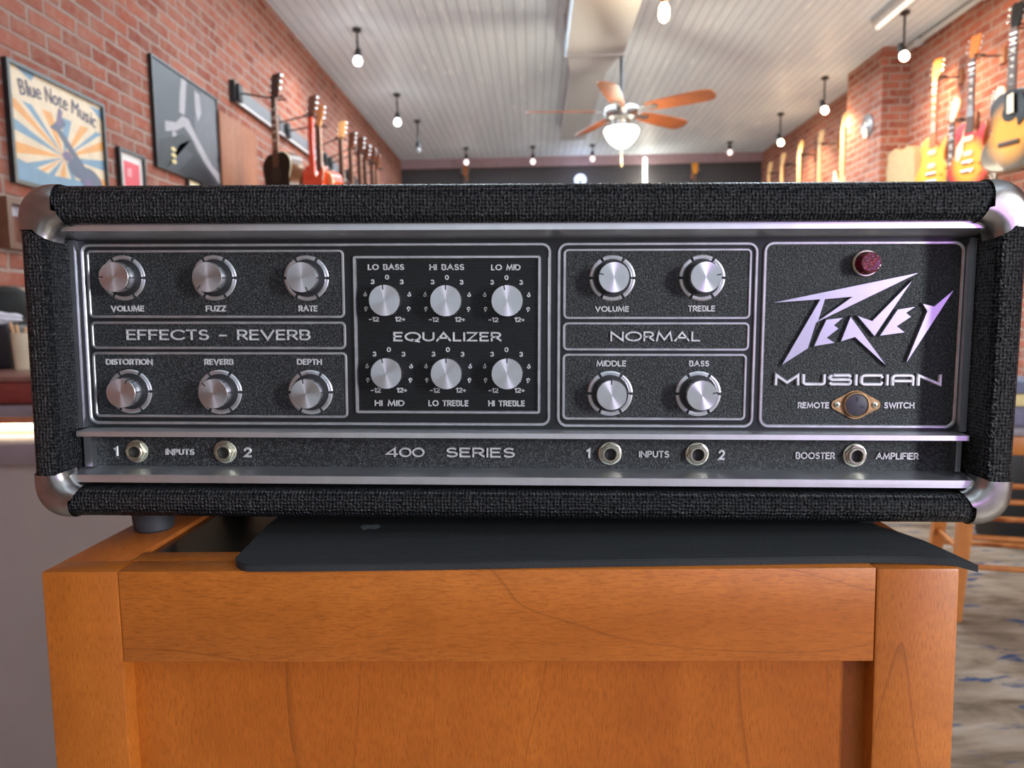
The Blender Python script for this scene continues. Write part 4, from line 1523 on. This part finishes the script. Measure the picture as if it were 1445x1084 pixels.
def guitar(label, nut, theta, kind, top, side, head, neck=None, board=None, detail=2, group=None, nl=None, pick=None, tag_=None, acoustic=False, swap=False):
    """nut: world position of the nut; the instrument hangs straight down from it"""
    t = thing('guitar', label, 'guitar', nut, group, (0, 0, theta))
    neck = neck or g_neck
    board = board or g_board
    nl = nl or (.37 if acoustic else .43)
    bdp = .10 if acoustic else .045
    out = {'ac': ACOUSTIC, 'sc': SINGLECUT, 'dc': DOUBLECUT}[kind]
    ol = [Vector(p) for p in catmull(out, 3)]
    if swap:
        ol = [Vector((-p.x, p.y)) for p in ol]
    zb = -nl
    yf, yb = -bdp * .5, bdp * .5

    def ring(q, y, sc=1.0):
        c = Vector((0, -.25))
        return [Vector((c.x + (p.x - c.x) * sc, y, zb + c.y + (p.y - c.y) * sc)) for p in q]
    mb = MB()
    n = len(ol)
    rings = [ring(ol, yb, .97), ring(ol, yb - .006, 1.0), ring(ol, yf + .008, 1.0)]
    mb.loft(rings, 1, True, (False, False))
    rings2 = [ring(ol, yf + .008, 1.0), ring(ol, yf + .002, .985), ring(ol, yf, .96)]
    for (r0, r1, mi) in ((rings2[0], rings2[1], 2), (rings2[1], rings2[2], 0)):
        mb.loft([r0, r1], mi, True, (False, False))
    for rg_, mi in ((rings[0], 1), (rings2[2], 0)):
        bm = bmesh.new()
        f = bm.faces.new([bm.verts.new(p) for p in rg_])
        bmesh.ops.triangulate(bm, faces=[f], ngon_method='EAR_CLIP')
        mb.bm(bm, mi, False)
    P = lambda m, nm, mt, par=t: m.build(nm, mt, par, world=False)
    P(mb, 'body', [top, side, g_cream])
    # neck
    nw0, nw1 = .021, .028
    ext = -.02 if acoustic else -.06
    prof = lambda w, z: [Vector((w * math.cos(a_), yf + .002 + .022 * math.sin(a_), z)) for a_ in [PI * k / 8 for k in range(9)]]
    P(MB().loft([prof(nw0, .0), prof(nw0, -.02), prof(nw1, zb + ext)], 0, True), 'neck', neck)
    fb = MB()
    q = lambda w, z: [Vector((-w, yf - .004, z)), Vector((w, yf - .004, z)), Vector((w, yf + .003, z)), Vector((-w, yf + .003, z))]
    fb.loft([q(nw0, 0), q(nw1 + .002, zb + (-.09 if acoustic else -.075))], 0, True)
    if detail > 1:
        for k in range(1, 15):
            z = -(nl + .05) * (1 - 2 ** (-k / 12)) * 1.45
            if z < zb - .06:
                break
            fb.box((-nw0 - .003, yf - .0052, z - .0012), (nw0 + .003, yf - .0035, z + .0012), 1)
            if k in (3, 5, 7, 9, 12):
                fb.box((-.009, yf - .0048, z + .012), (.009, yf - .0036, z + .024), 2)
    P(fb, 'fretboard', [board, g_metal, g_dot])
    # headstock
    if kind == 'dc':
        hs = [(-.021, 0), (-.026, .03), (-.03, .10), (-.026, .165), (.0, .178), (.03, .16), (.045, .12), (.03, .06), (.021, 0)]
    else:
        hs = [(-.021, 0), (-.036, .05), (-.040, .15), (-.018, .158), (0, .150), (.018, .158), (.040, .15), (.036, .05), (.021, 0)]
    tl_ = .16
    P(MB().prism(hs, lambda p: Vector((p[0], yf + .016 + p[1] * tl_, p[1])), lambda p: Vector((p[0], yf + .001 + p[1] * tl_, p[1]))), 'headstock', head)
    if detail > 0:
        for k in range(6):
            if kind == 'dc':
                x, z, sg = -.030, .03 + .024 * k, -1
            else:
                sg = -1 if k < 3 else 1
                x, z = sg * .038, .05 + .04 * (k % 3)
            m = MB().lathe((x, yf + .008 + z * tl_, z), (sg, 0, 0), [(0, .003), (.010, .003), (.011, .008), (.02, .008), (.022, .004)], 10)
            P(m, 'tuning_peg', g_metal)
    if detail > 1:
        if acoustic:
            m = MB().box((-.07, yf - .009, zb - .335), (.07, yf + .001, zb - .305), 0, .004)
            P(m, 'bridge', g_board)
            P(MB().lathe((0, yf - .0004, zb - .135), (0, -1, 0), [(0, .055), (.0008, .055)], 28, 0, (True, True)), 'sound_hole', M['black'])
        else:
            P(MB().box((-.045, yf - .012, zb - .285), (.045, yf + .001, zb - .265), 0, .003), 'bridge', g_metal)
            P(MB().box((-.05, yf - .012, zb - .345), (.05, yf + .001, zb - .325), 0, .004), 'tailpiece', g_metal)
            for z in (zb - .115, zb - .215):
                P(MB().box((-.036, yf - .009, z - .018), (.036, yf + .001, z + .018), 0, .004), 'pickup', g_cream if pick != 'black' else g_metal)
            for x, z in ((.085, -.29), (.125, -.25), (.09, -.36), (.13, -.32)):
                P(MB().lathe((x, yf + .002, zb + z), (0, -1, 0), [(0, .013), (.012, .011), (.0125, .00001)], 14), 'control_dial', plain('amber_dial', srgb(220, 150, 60), .2))
        if pick:
            m = MB().prism([(-.035, -.02), (-.05, -.10), (-.095, -.16), (-.10, -.24), (-.07, -.26), (-.04, -.2), (-.038, -.1)] if not acoustic else [(-.035, -.005), (.035, -.005), (.075, -.03), (.105, -.10), (.10, -.19), (.06, -.23), (.045, -.16), (-.04, -.10)],
                           lambda p: Vector((p[0], yf - .004, zb + p[1])), lambda p: Vector((p[0], yf - .008, zb + p[1])))
            P(m, 'pickguard', g_cream if pick == 'cream' else M['gloss_black'])
    return t


def hook(p_wall, p_nut, mat, label, group):
    t = thing('guitar_hanger', label, 'guitar hook', p_wall, group)
    s = 1 if p_wall.x > 0 else -1
    MB().box((p_wall.x - s * .022, p_wall.y - .03, p_wall.z - .055), (p_wall.x - s * .0005, p_wall.y + .03, p_wall.z + .055), 0, .006).build('wall_block', mat, t)
    MB().tube([(p_wall.x - s * .02, p_wall.y, p_wall.z), (p_nut.x + s * .05, p_nut.y, p_nut.z + .012)], .006, 8).build('arm', M['black'], t)
    y = MB()
    y.tube([(p_nut.x + s * .05, p_nut.y - .03, p_nut.z + .012), (p_nut.x - s * .03, p_nut.y - .032, p_nut.z + .012)], .006, 8)
    y.tube([(p_nut.x + s * .05, p_nut.y + .03, p_nut.z + .012), (p_nut.x - s * .03, p_nut.y + .032, p_nut.z + .012)], .006, 8)
    y.tube([(p_nut.x + s * .05, p_nut.y - .03, p_nut.z + .012), (p_nut.x + s * .05, p_nut.y + .03, p_nut.z + .012)], .006, 8)
    y.build('yoke', M['black'], t)
    return t


# ---- left wall row
GL_ = 'guitars hanging in a row on the left brick wall'
TH = math.radians(-35)
black_g = plain('black_lacquer', (.010, .008, .007, 1), .5, 0, .1, 12, .2)
brown_g = paint('brown_sides', srgb(92, 52, 28), .35)
red_g = paint('orange_red_lacquer', srgb(206, 62, 20))
tan_g = paint('tan_lacquer', srgb(196, 128, 70))
dk_g = paint('walnut_lacquer', srgb(86, 48, 30))
sun_g = paint('amber_lacquer', srgb(214, 140, 40))
left_row = [
    # px of the nut, Y, kind, top, side, head, label
    ((395, 141), -1.57, 'ac', black_g, brown_g, M['gloss_black'], None, 'black acoustic guitar with cream-bound brown sides nearest on the left wall', 2, True),
    ((441, 166), -1.57, 'sc', red_g, red_g, dk_g, red_g, 'bright orange-red electric guitar second along the left wall', 2, False),
    ((456, 180), -1.56, 'ac', tan_g, red_g, tan_g, tan_g, 'guitar with pale tan neck just behind the orange-red one', 1, True),
    ((483, 198), -1.57, 'sc', dk_g, dk_g, g_maple, None, 'guitar with a pale curly headstock fourth along the left wall', 1, False),
    ((500, 212), -1.57, 'ac', tan_g, dk_g, dk_g, None, 'dark-headed guitar fifth along the left wall', 1, True),
    ((509, 218), -1.55, 'sc', dk_g, dk_g, dk_g, None, 'dark guitar sixth along the left wall', 1, False),
    ((520, 228), -1.57, 'ac', tan_g, dk_g, dk_g, None, 'small distant guitar seventh along the left wall', 1, True),
    ((527, 233), -1.57, 'dc', dk_g, dk_g, dk_g, None, 'small distant guitar eighth along the left wall', 0, False),
    ((535, 240), -1.57, 'ac', sun_g, dk_g, dk_g, None, 'last and smallest guitar at the far end of the left wall', 0, True)]
for (px, py), Y, kind, top_, side_, head_, nk, lab, det, acu in left_row:
    p = onX(px, py, Y)
    if det == 2 and top_ is red_g:
        guitar(lab, p, TH, kind, top_, side_, head_, red_g, red_g, 1, GL_, nl=.34)
    else:
        guitar(lab, p, TH, kind, top_, side_, head_, nk, None, det, GL_, acoustic=acu, nl=.33 if acu else .36)
    hook(Vector((PX + .034, p.y, avg(ra.z, rb.z))), p, M['black'], 'black wall hanger holding the ' + ' '.join(lab.replace(' along the left wall', '').split(' ')[:9]), 'hangers along the left wall rail')

# ---- right wall, near group
GR_ = 'guitars hanging on the right brick wall'
TR = math.radians(-72)
cherry = burst('cherry_sunburst', srgb(246, 160, 40), srgb(214, 20, 30), -.43 - .27, .165, .20, .55, .92)
honey = burst('honey_top', srgb(236, 160, 52), srgb(222, 134, 34), -.43 - .25, .18, .26, .5, 1.0)
tob = burst('tobacco_sunburst', srgb(238, 150, 36), srgb(40, 22, 14), -.37 - .255, .19, .235, .45, .90)
side_r = paint('cherry_side', srgb(190, 112, 60))
woodblk = plain('hanger_wood', srgb(150, 92, 52), .5)
for (px, py), X, kind, top_, side_, head_, lab, acu, pk, nk, bdm in (
        ((1323, 112), 3.10, 'sc', honey, side_r, side_r, 'honey-yellow electric guitar on the right wall beside the beige gig bag', False, None, None, g_neck),
        ((1376, 82), 3.08, 'sc', cherry, side_r, side_r, 'red and orange sunburst guitar with cream pickguard on the right wall', False, 'cream', None, None),
        ((1440, 40), 3.02, 'ac', tob, tob, M['gloss_black'], 'amber and black sunburst guitar with a dark pickguard at the right edge', True, 'black', None, None)):
    p = onX(px, py, X)
    guitar(lab, p, TR, kind, top_, side_, head_, nk, bdm, 2, GR_, pick=pk, acoustic=acu)
    hook(Vector((XR, p.y, p.z + .012)), p, woodblk, 'wooden-backed hanger holding the ' + ' '.join(lab.split(' ')[:5]), 'hangers on the right wall')
for (px, py), X, lab in (((1347, 172), 3.12, 'lower-hung guitar with a pearl-dotted neck between the yellow and red guitars'), ((1409, 160), 3.10, 'lower-hung guitar with a dotted neck between the red and amber sunburst guitars')):
    p = onX(px, py, X)
    guitar(lab, p, TR, 'dc', sun_g, sun_g, sun_g, g_maple, g_board, 2, GR_, nl=.50)
    hook(Vector((XR, p.y, p.z + .012)), p, woodblk, 'wooden-backed hanger holding the ' + ' '.join(lab.split(' ')[:7]) + (' beside yellow' if px < 1380 else ' beside amber'), 'hangers on the right wall')
# price tag hanging on the amber guitar
tg_ = onX(1426, 146, 2.96)
m = MB().prism([(-.03, -.06), (.03, -.055), (.036, .055), (-.022, .06)], lambda p: tg_ + Vector((.001, p[0], p[1])), lambda p: tg_ + Vector((-.001, p[0], p[1])))
tag(m.build('price_tag', plain('tag_card', srgb(240, 214, 180), .6)), 'cream price tag hanging from the amber sunburst guitar neck', 'tag')
for (px, py), lab in (((1366, 195), 'cream tag on the red sunburst guitar below its neck'),):
    q_ = onX(px, py, 3.0)
    m = MB().prism([(-.02, -.07), (.02, -.065), (.024, .065), (-.014, .07)], lambda p: q_ + Vector((.001, p[0], p[1])), lambda p: q_ + Vector((-.001, p[0], p[1])))
# ---- right wall, far group
far = [((1192, 184), 'pale-necked guitar nearest the brick pier on the far right wall'), ((1159, 205), 'second guitar beyond the brick pier on the right wall'), ((1130, 220), 'third guitar beyond the brick pier on the right wall'),
       ((1108, 234), 'fourth guitar beyond the brick pier on the right wall'), ((1087, 246), 'last guitar in the far right corner by the back wall')]
for i, ((px, py), lab) in enumerate(far):
    p = onX(px, py, 3.10)
    guitar(lab, p, TR, ('dc', 'sc', 'dc', 'ac', 'sc')[i], (paint('white_lacquer', srgb(226, 200, 180)), sun_g, tan_g, sun_g, dk_g)[i], (red_g, sun_g, tan_g, dk_g, dk_g)[i], g_maple, g_maple, g_mboard, 1, GR_, acoustic=(i == 3))
    hook(Vector((XR, p.y, p.z + .012)), p, woodblk, 'wooden-backed hanger holding the ' + ' '.join(lab.split(' ')[:7]), 'hangers on the right wall')
# ---- back wall
for px, py, lab, hd in ((657, 250, 'guitar with a wide slotted headstock on the dark back wall', g_neck), (980, 246, 'guitar with an orange headstock on the dark back wall', sun_g)):
    p = onY(px, py, YB - .10)
    guitar(lab, p, 0, 'ac', tan_g, dk_g, hd, g_neck, None, 1, 'guitars on the back wall', acoustic=True)
    hk = thing('guitar_hanger', 'hanger behind the ' + ' '.join(lab.split(' ')[3:6]) + ' on the back wall', 'guitar hook', (p.x, YB, p.z), 'hangers on the back wall')
    MB().box((p.x - .03, YB - .02, p.z - .04), (p.x + .03, YB - .0005, p.z + .04), 0, .004).build('wall_block', woodblk, hk)
    MB().tube([(p.x, YB - .02, p.z + .01), (p.x, YB - .09, p.z + .01)], .006, 8).build('arm', M['black'], hk)
# lit tube and round sign on the back wall
p = onY(910, 223, YB - .04)
lt = thing('light_tube', 'glowing white upright light tube on the dark back wall', 'light', (p.x, YB - .04, p.z - 1.2))
MB().lathe((p.x, YB - .045, p.z), (0, 0, -1), [(0, .020), (.01, .026), (1.2, .026), (1.21, .02)], 16).build('tube', emissive('lit_tube', (1, .96, .88, 1), 7), lt)
MB().box((p.x - .02, YB - .012, p.z - 1.18), (p.x + .02, YB, p.z - .02)).build('backing', M['black'], lt)
point('tube_light', (p.x, YB - .25, p.z - .35), 8, (1.0, .9, .7), .1)
p = onY(819, 254, YB - .02)
sg = thing('round_wall_sign', 'small round glowing blue-white sign on the dark back wall', 'sign', (p.x, YB, p.z - .08))
MB().lathe((p.x, YB - .0005, p.z), (0, -1, 0), [(0, .085), (.02, .085)], 28).build('disc', emissive('sign_glow', (.66, .78, 1.0, 1), .7), sg)
MB().prism([(0, .05), (-.025, -.01), (-.018, -.045), (.018, -.045), (.025, -.01)], lambda q: Vector((p.x + q[0], YB - .021, p.z - .02 + q[1])), lambda q: Vector((p.x + q[0], YB - .025, p.z - .02 + q[1]))).build('drop_mark', plain('sign_dark', srgb(84, 96, 124), .5), sg)
point('sign_light', (p.x, YB - .3, p.z), 3, (.75, .82, 1.0), .1)

# round plaque on the pier, beige bag beside it
p = onX(1225, 178, pp0.x)
mb = MB().lathe((p.x - .0005, p.y, p.z), (-1, 0, 0), [(0, .105), (.012, .105), (.02, .095), (.014, .085), (.022, .07), (.016, .058), (.024, .045), (.018, .03), (.026, .015), (.026, .00001)], 32, 0, (True, False))
tag(mb.build('round_plaque', plain('grey_ridged_metal', srgb(150, 148, 150), .35, .5)), 'round grey ridged plaque on the brick pier', 'plaque')
p = onX(1280, 208, XR - .06)
bo = [(-.125, -.5), (-.13, -.1), (-.115, -.03), (-.07, -.005), (-.05, -.0), (-.035, -.02), (0, -.028), (.035, -.02), (.05, .0), (.07, -.005), (.115, -.03), (.13, -.1), (.125, -.5)]
bagc = catmull(bo, 3)


def bagp(q, off, k=1.0):
    # hangs flat against the wall, turned a little towards the room
    return Vector((XR - .06 + off - q[0] * .45, p.y - q[0] * -.9, p.z + q[1]))


mb = MB()
mb.prism([tuple(q) for q in bagc], lambda q: bagp(q, .03), lambda q: bagp((q[0] * .96, q[1]), -.05))
bgo = mb.build('gig_bag', plain('beige_canvas', srgb(164, 148, 118), .9, 0, .12, 60, .2, 0, .002))
tag(bgo, 'beige canvas bag with rounded shoulders hanging on the right wall', 'bag')

# ================================================================== SHOP COUNTER at left
CYF = 1.5
zt = onY(25, 628, CYF).z
zl = onY(25, 657, CYF).z
ct = thing('shop_counter', 'pale grey-beige shop counter with a dark edge behind the amplifier at left', 'counter', (-1.2, CYF, 0))
cgrey = plain('counter_panel', srgb(184, 174, 166), .5, 0, .04, 8)
cedge = plain('counter_edge', srgb(150, 136, 140), .5, 0, .06, 8)
MB().box((XL + .005, CYF, zl), (-.25, CYF + .78, zt), 0, .003).build('worktop', cedge, ct)
MB().box((XL + .005, CYF + .015, 0.0), (-.27, CYF + .76, zl)).build('counter_body', cgrey, ct)
TY = 1.60
tz1, tz0 = onY(25, 574, TY).z, onY(25, 589, TY).z
tw0 = onY(25, 598, TY + .01).z
MB().box((XL + .005, TY, tz0), (-.30, TY + .40, tz1), 0, .003).build('raised_shelf', plain('shelf_grey', srgb(140, 130, 134), .4), ct)
MB().box((XL + .005, TY + .012, tw0), (-.30, TY + .03, tz0)).build('shelf_lip', plain('shelf_orange', srgb(196, 128, 96), .45), ct)
lz0 = onY(25, 606, TY + .02).z
MB().box((XL + .01, TY + .014, lz0), (-.30, TY + .026, tw0 - .0005)).build('led_strip', emissive('led_warm', (1.0, .86, .62, 1), 9), ct)
MB().box((XL + .005, TY + .07, zt), (-.30, TY + .08, tz0)).build('shelf_back', plain('shelf_back_tan', srgb(176, 140, 110), .6), ct)
led = area_light('led_light', (-1.1, TY + .02, lz0 - .012), (-1.1, TY + .03, zt), 1.4, .01, 2.2, (1.0, .8, .55))
# things on the shelf
RY = 1.63
rz1, rz0 = onY(25, 531, RY).z, tz1
rc_ = thing('leather_case', 'dark red leather case lying on the raised counter shelf', 'case', (-1.0, RY, rz0))
redl = plain('red_leather', srgb(128, 52, 46), .45, 0, .15, 40, .5, 0, .001)
MB().box((XL + .05, RY, rz0), (-.75, RY + .34, rz1 - .012), 0, .012).build('case_body', redl, rc_)
MB().box((XL + .048, RY - .003, rz1 - .014), (-.748, RY + .342, rz1), 0, .005).build('case_lid', plain('brown_lid', srgb(126, 86, 76), .4, 0, .15, 30), rc_)
cp_ = onZ(33, 521, rz1)
cup = thing('drumstick_cup', 'cream cup holding drumsticks on the red case', 'cup', (cp_.x, cp_.y, rz1))
ch = onY(33, 470, cp_.y).z - rz1
MB().lathe((cp_.x + .006, cp_.y, rz1), (0, 0, 1), [(0, .024), (ch, .028), (ch, .025), (.01, .022), (.01, .00001)], 28, 0, (True, False)).build('cup_body', plain('cream_ceramic', srgb(206, 188, 160), .4), cup)
for k, (dx, dy, tx) in enumerate(((-.010, .0, -.040), (-.004, .006, -.030), (.012, .004, -.012))):
    b0 = Vector((cp_.x + .006 + dx * .3, cp_.y + dy * .3, rz1 + .012))
    b1_ = Vector((cp_.x + .006 + dx + tx * .55, cp_.y + dy, rz1 + ch + .028 - .006 * k))
    st_ = MB().tube([b0, b0.lerp(b1_, .5), b1_], .0042, 10).build('drumstick', plain('stick_wood', srgb(204, 160, 118), .5))
    tag(st_, ('leftmost drumstick leaning in the cream cup', 'middle drumstick leaning in the cream cup', 'right drumstick standing in the cream cup')[k], 'drumstick', 'drumsticks in the cup')
bx = onZ(6, 521, rz1)
h1 = onY(10, 458, bx.y).z
mb = MB().box((bx.x - .10, bx.y, rz1), (bx.x + .018, bx.y + .09, h1), 0, .01)
tag(mb.build('dark_pouch', plain('black_nylon', (.012, .012, .016, 1), .4)), 'small black box under the white cloth, left of the drumstick cup', 'box')
h2 = onY(10, 441, bx.y).z
cl = MB()
bm = bmesh.new()
bmesh.ops.create_icosphere(bm, subdivisions=3, radius=1.0)
for v in bm.verts:
    k = 1 + .16 * math.sin(v.co.x * 7 + 1) * math.cos(v.co.y * 6) + .10 * math.sin(v.co.z * 9 + v.co.x * 5)
    v.co = Vector((bx.x - .035 + v.co.x * k * .055, bx.y + .045 + v.co.y * k * .04, (h1 + h2) / 2 + v.co.z * k * (h2 - h1) * .55))
cl.bm(bm)
tag(cl.build('white_cloth', plain('white_cotton', srgb(214, 212, 220), .9)), 'crumpled white cloth on the small black box', 'cloth')
hp = onY(6, 448, 2.13)
ht = onY(6, 404, 2.13)
hh = ht.z - hp.z
hat = MB().lathe((hp.x + .01, 2.13, hp.z), (0, 0, 1), [(0, .062), (.01, .066), (hh * .5, .064), (hh * .8, .055), (hh * .97, .03), (hh, .00001)], 32, 0, (True, False))
hat.box((hp.x - .06, 2.075, zt), (hp.x + .07, 2.185, hp.z))
tag(hat.build('black_speaker', plain('black_cloth', (.012, .013, .012, 1), .8)), 'black rounded speaker on the counter behind the white cloth', 'speaker')

# ================================================================== RIGHT: rug, stool, cases
rg_ = MB().box((.45, .9, 0.0), (3.2, 5.2, .012), 0, .004)
tag(rg_.build('rug', mat_rug()), 'distressed beige rug with blue-grey streaks on the shop floor', 'rug')
foot = onZ(1357, 872, .012)
sx, sy = foot.x + .20, foot.y + .10
st_ = thing('bar_stool', 'orange wooden bar stool with a grey seat standing on the rug at right', 'stool', (sx, sy, .012), None, (0, 0, math.radians(-14)))
sh_ = onY(1440, 600, sy - .1).z - .012
SP_ = lambda m, nm, mt: m.build(nm, mt, st_, world=False)
legs = []
for ax, ay in ((-1, -1), (1, -1), (1, 1), (-1, 1)):
    lb, ltp = Vector((ax * .205, ay * .175, 0)), Vector((ax * .15, ay * .13, sh_ - .05))
    mb = MB()
    q = lambda c, r: [c + Vector((-r, -r, 0)), c + Vector((r, -r, 0)), c + Vector((r, r, 0)), c + Vector((-r, r, 0))]
    mb.loft([q(lb, .020), q(lb.lerp(ltp, .5), .024), q(ltp, .025)], 0, True)
    SP_(mb, 'leg', M['stoolwood'])
    legs.append((lb, ltp))
for i in range(4):
    j = (i + 1) % 4
    for f in ((.30, .46, .66) if i % 2 == 0 else (.24, .38, .58)):
        SP_(MB().tube([legs[i][0].lerp(legs[i][1], f), legs[j][0].lerp(legs[j][1], f)], .011, 10), 'rung', M['stoolwood'])
mb = MB()
mb.box((-.185, -.165, sh_ - .11), (.185, .165, sh_ - .035), 0, .008)
SP_(mb, 'seat_frame', M['stoolwood'])
SP_(MB().box((-.20, -.18, sh_ - .035), (.20, .18, sh_), 0, .014), 'seat_cushion', plain('grey_seat', srgb(142, 132, 138), .6))
# folded things on the stool
zz = .012 + sh_
for nm, lab, cat, h_, col, ins in (('folded_blanket', 'grey-blue folded cloth at the bottom of the pile on the bar stool', 'cloth', .075, srgb(110, 108, 128), .0),
                                   ('paper_box', 'cream flat box in the middle of the pile on the bar stool', 'box', .05, srgb(216, 196, 140), .01),
                                   ('folded_blanket', 'blue-grey folded cloth on top of the pile on the bar stool', 'cloth', .05, srgb(104, 108, 130), .015)):
    mb = MB().box((sx - .17 + ins, sy - .14 + ins, zz), (sx + .15 - ins, sy + .14 - ins, zz + h_), 0, .012)
    tag(mb.build(nm, plain(nm + cat + str(h_), col, .8)), lab, cat)
    zz += h_
cs = onZ(1425, 800, .012)
mb = MB().box((2.42, 3.76, .012), (2.80, 3.98, .62), 0, .03)
tag(mb.build('black_case', plain('black_case_vinyl', (.012, .012, .013, 1), .5)), 'black case standing on the rug behind the bar stool', 'case')
